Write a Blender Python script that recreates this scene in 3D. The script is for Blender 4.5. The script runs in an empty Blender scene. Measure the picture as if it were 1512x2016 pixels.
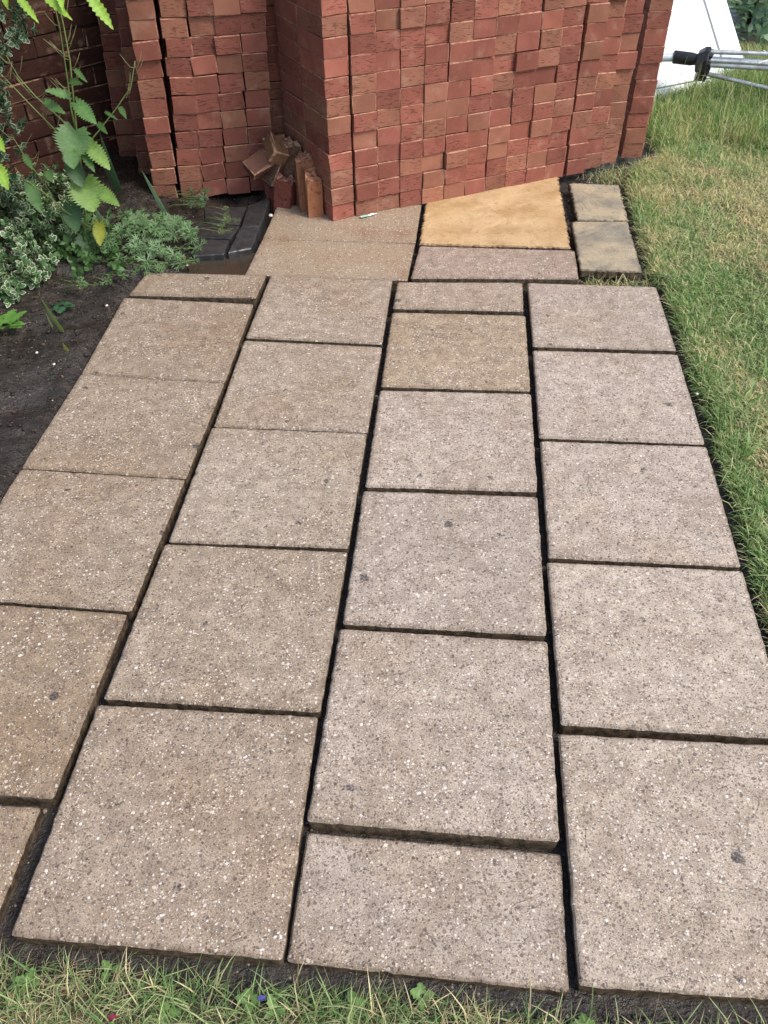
import bpy, bmesh, math, random
import numpy as np
from mathutils import Vector, Matrix, noise as mnoise

random.seed(7)
rng = np.random.default_rng(7)
sc = bpy.context.scene
COL = sc.collection
R = math.radians

# ------------------------------------------------------------------ camera
cam_d = bpy.data.cameras.new('camera')
cam = bpy.data.objects.new('camera', cam_d)
COL.objects.link(cam)
sc.camera = cam
PITCH, ROLL, CH = 0.75713815, -0.01461757, 1.44285
cp, sp = math.cos(PITCH), math.sin(PITCH)
right = Vector((1, 0, 0)); up = Vector((0, sp, cp)); fwd = Vector((0, cp, -sp))
r2 = right * math.cos(ROLL) + up * math.sin(ROLL)
u2 = -right * math.sin(ROLL) + up * math.cos(ROLL)
m = Matrix((r2, u2, -fwd)).transposed().to_4x4()
m.translation = Vector((0, 0, CH))
cam.matrix_world = m
cam_d.sensor_fit = 'VERTICAL'
cam_d.sensor_height = 24.0
cam_d.lens = 24.0 * 1630.0 / 2016.0
cam_d.clip_start = 0.02
cam_d.clip_end = 300

# ------------------------------------------------------------------ light
SUN_EL, SUN_AZ = R(50), R(118)          # azimuth from +Y clockwise (to the right, behind the camera)
world = bpy.data.worlds.new('World')
sc.world = world
world.use_nodes = True
nt = world.node_tree
bg = nt.nodes['Background']
sky = nt.nodes.new('ShaderNodeTexSky')
sky.sky_type = 'NISHITA'
sky.sun_disc = False
sky.sun_elevation = SUN_EL
sky.sun_rotation = SUN_AZ
sky.air_density = 1.0
sky.dust_density = 2.5
sky.ozone_density = 0.8
nt.links.new(sky.outputs[0], bg.inputs[0])
bg.inputs[1].default_value = 0.125
sun_d = bpy.data.lights.new('sun', 'SUN')
sun_d.energy = 1.2
sun_d.angle = R(18)
sun_d.color = (1.0, 0.96, 0.91)
sun = bpy.data.objects.new('sun', sun_d)
COL.objects.link(sun)
sdir = Vector((math.sin(SUN_AZ) * math.cos(SUN_EL), math.cos(SUN_AZ) * math.cos(SUN_EL), math.sin(SUN_EL)))
sun.rotation_euler = (-sdir).to_track_quat('-Z', 'Y').to_euler()
sc.view_settings.view_transform = 'Standard'
sc.view_settings.look = 'None'
sc.view_settings.gamma = 1.0
sc.view_settings.use_curve_mapping = False
sc.view_settings.exposure = 1.12

# ------------------------------------------------------------------ helpers
def meta(o, label=None, cat=None, group=None, kind=None):
    if label: o['label'] = label
    if cat: o['category'] = cat
    if group: o['group'] = group
    if kind: o['kind'] = kind
    return o

def empty(name, loc=(0, 0, 0), rz=0.0):
    o = bpy.data.objects.new(name, None)
    o.empty_display_size = 0.05
    COL.objects.link(o)
    o.location = loc
    o.rotation_euler = (0, 0, rz)
    return o

def link(name, me, parent=None, mat=None, loc=None, rot=None):
    o = bpy.data.objects.new(name, me)
    COL.objects.link(o)
    if parent is not None: o.parent = parent
    if loc is not None: o.location = loc
    if rot is not None: o.rotation_euler = rot
    if mat is not None and len(me.materials) == 0:
        for x in (mat if isinstance(mat, (list, tuple)) else [mat]): me.materials.append(x)
    return o

def mesh_np(name, verts, faces, mats=(), fmat=None, tint=None, smooth=False):
    """verts (n,3) array; faces: list of index arrays, each (k, 3) or (k, 4)"""
    me = bpy.data.meshes.new(name)
    verts = np.asarray(verts, dtype=np.float32)
    me.vertices.add(len(verts)); me.vertices.foreach_set('co', verts.ravel())
    loops = np.concatenate([f.ravel() for f in faces]).astype(np.int32)
    tot = np.concatenate([np.full(len(f), f.shape[1]) for f in faces]).astype(np.int32)
    st = np.concatenate([[0], np.cumsum(tot)[:-1]]).astype(np.int32)
    me.loops.add(len(loops)); me.loops.foreach_set('vertex_index', loops)
    me.polygons.add(len(tot)); me.polygons.foreach_set('loop_start', st)
    try: me.polygons.foreach_set('loop_total', tot)
    except Exception: pass
    for x in mats: me.materials.append(x)
    if fmat is not None: me.polygons.foreach_set('material_index', fmat.astype(np.int32))
    if smooth: me.polygons.foreach_set('use_smooth', np.ones(len(tot), dtype=bool))
    if tint is not None:
        a = me.attributes.new('tint', 'FLOAT_COLOR', 'POINT')
        t = np.ones((len(verts), 4), dtype=np.float32); t[:, :3] = tint
        a.data.foreach_set('color', t.ravel())
    me.update(calc_edges=True)
    me.validate()
    return me

class MB:
    """collects polygons with a material slot each"""
    def __init__(s): s.v = []; s.f = []; s.m = []; s.sm = False
    def add(s, vs, fs, mi=0, M=None):
        b = len(s.v)
        for p in vs:
            p = Vector(p)
            s.v.append(tuple(M @ p) if M is not None else tuple(p))
        for f in fs: s.f.append([b + i for i in f]); s.m.append(mi)
    def tube(s, pts, rad, n=6, mi=0, cap=True):
        pts = [Vector(p) for p in pts]
        rad = rad if isinstance(rad, (list, tuple)) else [rad] * len(pts)
        b = len(s.v)
        prev = None
        for i, p in enumerate(pts):
            d = (pts[min(i + 1, len(pts) - 1)] - pts[max(i - 1, 0)])
            if d.length < 1e-9: d = Vector((0, 0, 1))
            d.normalize()
            a = d.orthogonal().normalized() if prev is None else (prev - d * prev.dot(d)).normalized()
            prev = a
            c = d.cross(a)
            for k in range(n):
                t = 2 * math.pi * k / n
                s.v.append(tuple(p + (a * math.cos(t) + c * math.sin(t)) * rad[i]))
        for i in range(len(pts) - 1):
            for k in range(n):
                s.f.append([b + i * n + k, b + i * n + (k + 1) % n, b + (i + 1) * n + (k + 1) % n, b + (i + 1) * n + k]); s.m.append(mi)
        if cap:
            s.f.append([b + k for k in reversed(range(n))]); s.m.append(mi)
            s.f.append([b + (len(pts) - 1) * n + k for k in range(n)]); s.m.append(mi)
    def mesh(s, name, mats, smooth=False):
        me = bpy.data.meshes.new(name)
        me.from_pydata(s.v, [], s.f)
        for x in (mats if isinstance(mats, (list, tuple)) else [mats]): me.materials.append(x)
        me.polygons.foreach_set('material_index', s.m)
        if smooth: me.polygons.foreach_set('use_smooth', [True] * len(s.f))
        me.update()
        return me

# ------------------------------------------------------------------ materials
class N:
    def __init__(s, name):
        s.m = bpy.data.materials.new(name); s.m.use_nodes = True
        s.t = s.m.node_tree; s.b = s.t.nodes['Principled BSDF']
    def node(s, typ, **kw):
        n = s.t.nodes.new(typ)
        for k, v in kw.items(): setattr(n, k, v)
        return n
    def l(s, a, b): s.t.links.new(a, b)
    def val(s, inp, v):
        if isinstance(v, (int, float, tuple, list)): inp.default_value = v
        else: s.l(v, inp)
    def pos(s): return s.node('ShaderNodeNewGeometry').outputs['Position']
    def objco(s): return s.node('ShaderNodeTexCoord').outputs['Object']
    def noise(s, vec, scale, detail=3, rough=0.55, dist=0.0, out=0):
        n = s.node('ShaderNodeTexNoise'); s.l(vec, n.inputs['Vector'])
        n.inputs['Scale'].default_value = scale; n.inputs['Detail'].default_value = detail
        n.inputs['Roughness'].default_value = rough; n.inputs['Distortion'].default_value = dist
        return n.outputs[out]
    def voro(s, vec, scale, feature='F1', rnd=1.0, dims='3D'):
        n = s.node('ShaderNodeTexVoronoi', feature=feature); n.voronoi_dimensions = dims; s.l(vec, n.inputs['Vector'])
        n.inputs['Scale'].default_value = scale; n.inputs['Randomness'].default_value = rnd
        return n
    def vm(s, op, a, b):
        n = s.node('ShaderNodeVectorMath', operation=op)
        s.val(n.inputs[0], a); s.val(n.inputs[1], b)
        return n.outputs[0]
    def math(s, op, a, b=0.0, clamp=False):
        n = s.node('ShaderNodeMath', operation=op); n.use_clamp = clamp
        s.val(n.inputs[0], a); s.val(n.inputs[1], b)
        return n.outputs[0]
    def rng(s, v, a, b, c=0.0, d=1.0, smooth=True):
        n = s.node('ShaderNodeMapRange'); n.interpolation_type = 'SMOOTHSTEP' if smooth else 'LINEAR'
        s.val(n.inputs[0], v)
        for i, x in enumerate((a, b, c, d)): n.inputs[i + 1].default_value = x
        return n.outputs[0]
    def mix(s, fac, a, b, blend='MIX'):
        n = s.node('ShaderNodeMix', data_type='RGBA', blend_type=blend)
        s.val(n.inputs[0], fac)
        for i, x in ((6, a), (7, b)):
            if isinstance(x, tuple): n.inputs[i].default_value = (*x[:3], 1)
            else: s.l(x, n.inputs[i])
        return n.outputs[2]
    def sep(s, col):
        n = s.node('ShaderNodeSeparateColor'); s.l(col, n.inputs[0]); return n.outputs
    def attr(s, name='tint'):
        n = s.node('ShaderNodeAttribute', attribute_name=name); return n.outputs['Color']
    def info(s): return s.node('ShaderNodeObjectInfo').outputs
    def bump(s, h, strength=0.5, dist=0.001, prev=None):
        n = s.node('ShaderNodeBump'); n.inputs['Strength'].default_value = strength
        n.inputs['Distance'].default_value = dist
        s.l(h, n.inputs['Height'])
        if prev is not None: s.l(prev, n.inputs['Normal'])
        return n.outputs[0]
    def out(s, col=None, rough=None, nrm=None, spec=None):
        if col is not None: s.val(s.b.inputs['Base Color'], (*col, 1) if isinstance(col, tuple) else col)
        if rough is not None: s.val(s.b.inputs['Roughness'], rough)
        if nrm is not None: s.l(nrm, s.b.inputs['Normal'])
        if spec is not None: s.val(s.b.inputs['Specular IOR Level'], spec)
        return s.m

def mat_slab():
    n = N('aggregate_concrete')
    p = n.pos(); inf = n.info()
    off = n.vm('MULTIPLY', inf['Random'], (31.0, 17.0, 0.0))
    q = n.vm('ADD', p, off)
    wob = n.vm('ADD', q, n.vm('MULTIPLY', n.noise(q, 260, 1, out=1), (0.004, 0.004, 0.004)))
    # sand matrix
    big = n.noise(q, 4.5, 4, 0.6)
    mid = n.noise(q, 22, 4, 0.65)
    grain = n.noise(q, 520, 3, 0.8)
    base = inf['Color']
    warm = n.mix(n.rng(big, 0.42, 0.62), base, n.mix(0.35, base, (0.33, 0.25, 0.165)))
    base2 = n.mix(n.rng(mid, 0.3, 0.75), n.mix(1.0, warm, (0.74, 0.72, 0.70), 'MULTIPLY'), n.mix(1.0, warm, (1.14, 1.14, 1.14), 'MULTIPLY'))
    base3 = n.mix(n.rng(grain, 0.3, 0.72), n.mix(1.0, base2, (0.58, 0.55, 0.52), 'MULTIPLY'), n.mix(1.0, base2, (1.25, 1.25, 1.25), 'MULTIPLY'))
    col = base3
    clus = n.rng(n.noise(q, 9, 3, 0.6), 0.38, 0.62)
    h = n.math('MULTIPLY', grain, 0.35)
    # three sizes of stone chips: (scale, dark fraction, light fraction, tint fraction)
    for sc_, dk, lt, rad in ((380, 0.19, 0.11, 0.46), (190, 0.11, 0.075, 0.42), (105, 0.07, 0.06, 0.34), (62, 0.025, 0.022, 0.26)):
        v = n.voro(wob, sc_, dims='2D')
        c = n.sep(v.outputs['Color'])
        edge = n.rng(v.outputs['Distance'], rad, rad - 0.1)
        lim = n.math('MULTIPLY', n.math('ADD', n.math('MULTIPLY', clus, 0.75), 0.22), lt)
        isl = n.math('MULTIPLY', n.math('LESS_THAN', c[0], lim), edge)
        isd = n.math('MULTIPLY', n.math('GREATER_THAN', c[0], 1 - dk), edge)
        ist = n.math('MULTIPLY', n.math('LESS_THAN', n.math('ABSOLUTE', n.math('SUBTRACT', c[0], 0.5)), dk * 0.3), edge)
        col = n.mix(n.math('MULTIPLY', isl, 0.85), col, n.mix(c[1], (0.78, 0.72, 0.64), (0.56, 0.47, 0.38)))
        col = n.mix(n.math('MULTIPLY', isd, 0.75), col, n.mix(c[1], (0.07, 0.05, 0.042), (0.17, 0.115, 0.09)))
        col = n.mix(n.math('MULTIPLY', ist, 0.7), col, n.mix(c[2], (0.30, 0.19, 0.11), (0.17, 0.15, 0.15)))
        h = n.math('ADD', h, n.math('MULTIPLY', n.math('ADD', isl, isd), 0.5))
    # black lichen spots
    v = n.voro(n.vm('ADD', q, n.vm('MULTIPLY', n.noise(q, 90, 3, out=1), (0.03, 0.03, 0.0))), 6.0, dims='2D')
    c = n.sep(v.outputs['Color'])
    sr = n.math('SUBTRACT', v.outputs['Distance'], n.math('MULTIPLY', n.math('POWER', c[1], 2.5), 0.07))
    spot = n.math('MULTIPLY', n.math('GREATER_THAN', c[0], 0.45), n.rng(sr, 0.022, 0.0))
    col = n.mix(n.math('MULTIPLY', spot, n.rng(n.noise(q, 240, 2), 0.3, 0.62, 0.25, 0.9)), col, (0.035, 0.035, 0.038))
    # grime clouds
    col = n.mix(n.math('MULTIPLY', n.rng(n.noise(q, 13, 5, 0.7), 0.56, 0.78), 0.4), col, n.mix(1.0, col, (0.5, 0.48, 0.47), 'MULTIPLY'))
    # dirt that gathers along the worn rim (attribute: 1 at the rim)
    rim = n.node('ShaderNodeAttribute', attribute_name='rim').outputs['Fac']
    rimf = n.math('MULTIPLY', n.rng(n.math('ADD', rim, n.math('MULTIPLY', n.math('SUBTRACT', n.noise(q, 45, 3), 0.5), 0.9)), 0.35, 1.1), 0.55)
    col = n.mix(rimf, col, n.mix(1.0, col, (0.42, 0.38, 0.34), 'MULTIPLY'))
    # riven ripples: thin broken contour lines in patches
    rn = n.noise(n.vm('MULTIPLY', q, (1.0, 1.6, 1.0)), 3.6, 3, 0.5, 0.8)
    cont = n.rng(n.math('ABSOLUTE', n.math('SUBTRACT', n.math('FRACT', n.math('MULTIPLY', rn, 9.0)), 0.5)), 0.07, 0.0)
    cont = n.math('MULTIPLY', cont, n.rng(n.noise(q, 5.0, 2), 0.44, 0.58))
    col = n.mix(n.math('MULTIPLY', cont, 0.32), col, n.mix(1.0, col, (0.45, 0.4, 0.36), 'MULTIPLY'))
    h = n.math('SUBTRACT', h, cont)
    # damp ochre and grey patches
    col = n.mix(n.rng(n.noise(n.vm('ADD', q, (5.0, 3.0, 0.0)), 2.6, 3, 0.55), 0.52, 0.66, 0.0, 0.4), col, n.mix(1.0, col, (0.88, 0.80, 0.68), 'MULTIPLY'))
    # riven ridges
    rid = n.node('ShaderNodeTexWave', wave_type='BANDS', bands_direction='DIAGONAL')
    n.l(q, rid.inputs['Vector']); rid.inputs['Scale'].default_value = 1.3; rid.inputs['Distortion'].default_value = 9.0
    rid.inputs['Detail'].default_value = 4.0; rid.inputs['Detail Scale'].default_value = 1.6
    ridge = n.rng(rid.outputs['Fac'], 0.0, 0.35)
    nb = n.bump(h, 0.55, 0.0016)
    nb = n.bump(ridge, 0.35, 0.0025, nb)
    nb = n.bump(n.noise(q, 90, 4, 0.7), 0.5, 0.003, nb)
    rough = n.rng(n.noise(q, 3.0, 3), 0.3, 0.7, 0.42, 0.68)
    return n.out(col, rough, nb, 0.35)

def mat_slab_side():
    n = N('slab_side')
    p = n.pos()
    c = n.mix(n.rng(n.noise(p, 60, 4, 0.7), 0.35, 0.65), (0.035, 0.024, 0.013), (0.15, 0.105, 0.065))
    c = n.mix(n.rng(n.noise(p, 400, 2), 0.55, 0.75), c, (0.2, 0.15, 0.1))
    return n.out(c, 0.7, n.bump(n.noise(p, 250, 4, 0.7), 0.8, 0.003), 0.3)

def mat_wet_slab():
    n = N('wet_concrete')
    p = n.pos()
    big = n.noise(p, 3.2, 4, 0.6)
    grain = n.noise(p, 600, 2, 0.7)
    base = n.mix(n.rng(big, 0.35, 0.65), (0.36, 0.285, 0.20), (0.34, 0.25, 0.165))
    base = n.mix(n.rng(n.noise(p, 5, 2, 0.5), 0.5, 0.8, 0.0, 0.75), base, (0.27, 0.165, 0.10))
    base = n.mix(n.rng(grain, 0.25, 0.8), n.mix(1.0, base, (0.8, 0.8, 0.8), 'MULTIPLY'), n.mix(1.0, base, (1.15, 1.15, 1.15), 'MULTIPLY'))
    col = base
    for s_, lt in ((330, 0.08), (160, 0.05)):
        v = n.voro(p, s_, dims='2D'); c = n.sep(v.outputs['Color'])
        e = n.rng(v.outputs['Distance'], 0.42, 0.3)
        col = n.mix(n.math('MULTIPLY', n.math('LESS_THAN', c[0], lt), e), col, (0.7, 0.62, 0.52))
        col = n.mix(n.math('MULTIPLY', n.math('GREATER_THAN', c[0], 1 - lt), e), col, (0.07, 0.045, 0.03))
    rim = n.node('ShaderNodeAttribute', attribute_name='rim').outputs['Fac']
    col = n.mix(n.math('MULTIPLY', rim, 0.35), col, n.mix(1.0, col, (0.5, 0.45, 0.4), 'MULTIPLY'))
    nb = n.bump(n.noise(p, 120, 4, 0.7), 0.4, 0.0025)
    return n.out(col, n.rng(big, 0.35, 0.6, 0.3, 0.5), nb, 0.45)

def mat_sandstone(name, a, b, c_, sz=1.0):
    n = N(name)
    p = n.pos()
    big = n.noise(p, 6, 5, 0.65)
    col = n.mix(n.rng(big, 0.35, 0.65), a, b)
    col = n.mix(n.rng(n.noise(p, 38, 5, 0.75), 0.58, 0.72), col, c_)
    st = n.vm('MULTIPLY', p, (3.0, 11.0, 3.0))
    rn = n.noise(st, 1.0, 4, 0.6, 1.2)
    cont = n.rng(n.math('ABSOLUTE', n.math('SUBTRACT', n.math('FRACT', n.math('MULTIPLY', rn, 7.0)), 0.5)), 0.09, 0.0)
    cont = n.math('MULTIPLY', cont, n.rng(n.noise(p, 5.0, 2), 0.42, 0.6))
    col = n.mix(n.math('MULTIPLY', cont, 0.3), col, n.mix(1.0, col, (1.25, 1.3, 1.5), 'MULTIPLY'))
    col = n.mix(n.rng(n.noise(p, 12, 5, 0.75), 0.52, 0.72, 0.0, 0.5), col, n.mix(1.0, col, (0.7, 0.6, 0.5), 'MULTIPLY'))
    rim = n.node('ShaderNodeAttribute', attribute_name='rim').outputs['Fac']
    f = n.rng(n.math('ADD', rim, n.math('MULTIPLY', n.math('SUBTRACT', n.noise(p, 60, 4, 0.7), 0.5), 1.6)), 0.45, 1.2)
    col = n.mix(f, col, n.mix(0.5, c_, (0.09, 0.06, 0.03)))
    col = n.mix(n.rng(n.noise(p, 420, 2), 0.3, 0.75), n.mix(1.0, col, (0.78, 0.75, 0.7), 'MULTIPLY'), n.mix(1.0, col, (1.12, 1.12, 1.12), 'MULTIPLY'))
    rid = n.node('ShaderNodeTexWave', wave_type='BANDS', bands_direction='Y')
    n.l(p, rid.inputs['Vector']); rid.inputs['Scale'].default_value = 2.0; rid.inputs['Distortion'].default_value = 12.0
    rid.inputs['Detail'].default_value = 4.0; rid.inputs['Detail Scale'].default_value = 1.0
    nb = n.bump(n.rng(n.noise(p, 5, 3, 0.5, 0.6), 0.4, 0.6), 0.3, 0.012)
    nb = n.bump(cont, 0.5, 0.004, nb)
    nb = n.bump(n.noise(p, 70, 5, 0.8), 0.6, 0.005, nb)
    return n.out(col, 0.6, nb, 0.3)

def mat_brick():
    n = N('red_brick')
    p = n.objco(); inf = n.info()
    off = n.vm('MULTIPLY', inf['Random'], (9.0, 5.0, 13.0))
    q = n.vm('ADD', p, off)
    base = inf['Color']
    col = n.mix(n.rng(n.noise(q, 9, 3, 0.6), 0.3, 0.7), n.mix(1.0, base, (0.86, 0.84, 0.84), 'MULTIPLY'), n.mix(1.0, base, (1.1, 1.1, 1.12), 'MULTIPLY'))
    # darker kiss marks and paler bloom
    col = n.mix(n.math('MULTIPLY', n.rng(n.noise(q, 22, 4, 0.7), 0.58, 0.75), 0.5), col, n.mix(0.5, col, (0.30, 0.16, 0.09)))
    col = n.mix(n.math('MULTIPLY', n.rng(n.noise(q, 70, 4, 0.7), 0.66, 0.8), 0.6), col, n.mix(0.75, col, (0.04, 0.02, 0.015)))
    col = n.mix(n.rng(n.noise(q, 500, 2), 0.3, 0.7), n.mix(1.0, col, (0.88, 0.87, 0.86), 'MULTIPLY'), n.mix(1.0, col, (1.1, 1.1, 1.1), 'MULTIPLY'))
    # pale dust bloom and smudges
    col = n.mix(n.rng(n.noise(q, 14, 4, 0.6), 0.55, 0.75, 0.0, 0.35), col, (0.42, 0.27, 0.19))
    # drag-wire scratches on some of the bricks
    st = n.vm('MULTIPLY', q, (40.0, 40.0, 230.0))
    w = n.noise(n.vm('ADD', st, n.vm('MULTIPLY', n.noise(q, 25, 2, out=1), (0.0, 0.0, 3.0))), 1.0, 2, 0.55)
    scr = n.rng(w, 0.585, 0.66)
    some = n.rng(n.math('FRACT', n.math('MULTIPLY', inf['Random'], 7.31)), 0.32, 0.42)
    scr = n.math('MULTIPLY', scr, some)
    col = n.mix(n.math('MULTIPLY', scr, 0.55), col, n.mix(1.0, col, (0.38, 0.34, 0.34), 'MULTIPLY'))
    # paler arrises on the chamfer
    arr = n.node('ShaderNodeAttribute', attribute_name='rim').outputs['Fac']
    col = n.mix(n.math('MULTIPLY', arr, n.rng(n.noise(q, 60, 3), 0.35, 0.65, 0.1, 0.75)), col, (0.52, 0.30, 0.19))
    h = n.math('SUBTRACT', n.math('MULTIPLY', n.noise(q, 160, 4, 0.7), 0.35), scr)
    nb = n.bump(h, 0.8, 0.0022)
    return n.out(col, 0.78, nb, 0.25)

def mat_soil():
    n = N('wet_soil')
    p = n.pos()
    lawn = n.node('ShaderNodeAttribute', attribute_name='lawn').outputs['Fac']
    a = n.mix(n.rng(n.noise(p, 30, 5, 0.7), 0.35, 0.68), (0.018, 0.0135, 0.010), (0.050, 0.039, 0.030))
    a = n.mix(n.rng(n.noise(p, 5, 3, 0.6), 0.45, 0.65), a, n.mix(0.6, a, (0.034, 0.03, 0.026)))
    v = n.voro(p, 170); c = n.sep(v.outputs['Color'])
    a = n.mix(n.math('MULTIPLY', n.math('LESS_THAN', c[0], 0.03), n.rng(v.outputs['Distance'], 0.42, 0.3)), a, (0.26, 0.21, 0.16))
    b = n.mix(n.rng(n.noise(p, 60, 5, 0.7), 0.35, 0.65), (0.05, 0.055, 0.022), (0.18, 0.15, 0.07))
    col = n.mix(lawn, a, b)
    nb = n.bump(n.noise(p, 140, 5, 0.7), 0.55, 0.004)
    nb = n.bump(n.noise(p, 35, 4, 0.7), 0.8, 0.012, nb)
    return n.out(col, n.rng(n.noise(p, 14, 4, 0.7), 0.35, 0.65, 0.22, 0.6), nb, 0.5)

def mat_tint(name, rough=0.55, trans=0.25, spec=0.35, vein=0.0):
    n = N(name)
    c = n.attr('tint'); p = n.pos()
    c = n.mix(n.rng(n.noise(p, 90, 3), 0.3, 0.7), n.mix(1.0, c, (0.86, 0.88, 0.86), 'MULTIPLY'), n.mix(1.0, c, (1.1, 1.08, 1.1), 'MULTIPLY'))
    n.out(c, rough, n.bump(n.noise(p, 160, 3), 0.3, 0.002), spec)
    if trans:
        tr = n.node('ShaderNodeBsdfTranslucent'); n.l(n.mix(1.0, c, (1.25, 1.35, 0.6), 'MULTIPLY'), tr.inputs[0])
        mx = n.node('ShaderNodeMixShader'); mx.inputs[0].default_value = trans
        n.l(n.b.outputs[0], mx.inputs[1]); n.l(tr.outputs[0], mx.inputs[2])
        n.l(mx.outputs[0], n.t.nodes['Material Output'].inputs[0])
    return n.m

def mat_simple(name, col, rough=0.5, metal=0.0, ns=40, var=0.2, bump=0.2, spec=0.4):
    n = N(name); p = n.objco()
    f = n.rng(n.noise(p, ns, 4, 0.65), 0.3, 0.7)
    lo = tuple(x * (1 - var) for x in col); hi = tuple(min(1, x * (1 + var)) for x in col)
    n.out(n.mix(f, lo, hi), rough, n.bump(n.noise(p, ns * 4, 3), bump, 0.002), spec)
    n.b.inputs['Metallic'].default_value = metal
    return n.m

M_SLAB, M_SIDE, M_WET = mat_slab(), mat_slab_side(), mat_wet_slab()
M_ORANGE = mat_sandstone('orange_sandstone', (0.46, 0.30, 0.14), (0.63, 0.45, 0.25), (0.28, 0.16, 0.07))
M_BUFF = mat_sandstone('buff_stone', (0.46, 0.38, 0.25), (0.27, 0.245, 0.19), (0.13, 0.115, 0.085))
M_BRICK = mat_brick()
M_SOIL = mat_soil()
M_GRASS = mat_tint('grass_blade', 0.5, 0.3, 0.3)
M_LEAF = mat_tint('leaf', 0.48, 0.25, 0.4)
M_PAVER = mat_simple('black_paver', (0.038, 0.037, 0.037), 0.34, 0, 30, 0.35, 0.5, 0.5)
M_WHITE = mat_simple('white_plastic', (0.80, 0.82, 0.82), 0.35, 0, 3, 0.03, 0.02)
n = N('weathered_white'); p = n.pos()
n.out(n.mix(n.rng(n.noise(p, 160, 3, 0.7), 0.66, 0.74, 0.0, 0.6), n.mix(n.rng(n.noise(p, 5, 4, 0.7), 0.5, 0.8, 0.0, 0.5), (0.78, 0.80, 0.80), (0.60, 0.63, 0.60)), (0.22, 0.24, 0.2)), 0.35)
M_WHITE = n.m
M_BLACK = mat_simple('black_plastic', (0.018, 0.018, 0.02), 0.4, 0, 60, 0.4, 0.2)
M_GAP = mat_simple('dark_seal', (0.03, 0.03, 0.033), 0.6, 0, 60, 0.3, 0.1)
M_STEEL = mat_simple('galvanised_tube', (0.42, 0.44, 0.45), 0.38, 0.6, 25, 0.3, 0.15)
M_POLE = mat_simple('pale_tube', (0.60, 0.64, 0.66), 0.3, 0.3, 25, 0.1, 0.05)
M_GLASS = mat_simple('dark_glass', (0.02, 0.03, 0.025), 0.06, 0, 5, 0.1, 0.0, 0.6)

# ------------------------------------------------------------------ ground
def fbm(x, y, s, o=4, seed=0.0):
    v = 0; a = 1; t = 0
    for k in range(o):
        v += a * mnoise.noise(Vector((x * s + seed, y * s - seed, seed * 1.7 + k * 9.1))); t += a
        a *= 0.5; s *= 2
    return v / t

EDGE_R = [(0.77, 0.30), (0.775, 0.42), (0.818, 0.87), (0.862, 1.32), (0.915, 1.78), (0.96, 2.24), (1.0, 2.70),
          (0.975, 2.78), (1.02, 3.19), (1.06, 3.57), (1.14, 3.80), (1.30, 3.88), (1.30, 8.0)]
def edge_x(y):
    for (x0, y0), (x1, y1) in zip(EDGE_R, EDGE_R[1:]):
        if y0 <= y <= y1: return x0 + (x1 - x0) * (y - y0) / max(1e-6, y1 - y0)
    return EDGE_R[0][0] if y < 0.3 else 1.3
def left_x(y):
    pts = [(-0.66, 0.4), (-0.90, 1.2), (-1.0, 1.72), (-0.95, 2.17), (-0.92, 2.65), (-0.88, 2.83)]
    if y <= 0.4: return -0.66
    for (x0, y0), (x1, y1) in zip(pts, pts[1:]):
        if y0 <= y <= y1: return x0 + (x1 - x0) * (y - y0) / (y1 - y0)
    return -0.46
def front_y(x):
    pts = [(-3, 0.7), (-0.66, 0.505), (-0.17, 0.462), (0.29, 0.415), (0.545, 0.395), (0.77, 0.385), (3, 0.2)]
    for (x0, y0), (x1, y1) in zip(pts, pts[1:]):
        if x0 <= x <= x1: return y0 + (y1 - y0) * (x - x0) / (x1 - x0)
    return 0.4

def sstep(a, b, x):
    t = np.clip((x - a) / (b - a), 0, 1); return t * t * (3 - 2 * t)

gx = np.arange(-3.0, 3.4, 0.016); gy = np.arange(-0.6, 6.6, 0.016)
XX, YY = np.meshgrid(gx, gy)
ex = np.interp(YY, [p[1] for p in EDGE_R], [p[0] for p in EDGE_R])
ex = np.where(YY > 3.88, 1.3, ex)
lx = np.vectorize(left_x)(YY)
fy = np.vectorize(front_y)(XX)
hn = np.array([[fbm(x, y, 9, 4, 3.0) for x in gx] for y in gy[::1]]) if False else None
def npnoise(X, Y, s, seed):
    # cheap value noise, bilinear, vectorised
    r = np.random.default_rng(seed); T = r.random((64, 64))
    u = X * s + 100.3; v = Y * s + 77.7
    i = np.floor(u).astype(int); j = np.floor(v).astype(int); fu = u - i; fv = v - j
    fu = fu * fu * (3 - 2 * fu); fv = fv * fv * (3 - 2 * fv)
    g = lambda a, b: T[a % 64, b % 64]
    return (g(i, j) * (1 - fu) + g(i + 1, j) * fu) * (1 - fv) + (g(i, j + 1) * (1 - fu) + g(i + 1, j + 1) * fu) * fv - 0.5
def nfbm(X, Y, s, seed, o=4):
    v = 0; a = 1.0
    for k in range(o): v = v + a * npnoise(X, Y, s * 2 ** k, seed + k); a *= 0.55
    return v
right_d = XX - ex; front_d = fy - YY; left_d = lx - XX
back_in = (YY > 3.3)
lawn = np.maximum(sstep(0.015, 0.07, right_d + 0.03 * nfbm(XX, YY, 14, 5)), sstep(0.03, 0.09, front_d + 0.05 * nfbm(XX, YY, 12, 9)))
bed = sstep(0.0, 0.05, left_d) * (1 - (front_d > 0.03))
bedz = -0.02 + 0.05 * sstep(0.05, 0.6, left_d) + 0.03 * nfbm(XX, YY, 8, 21, 5)
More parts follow.
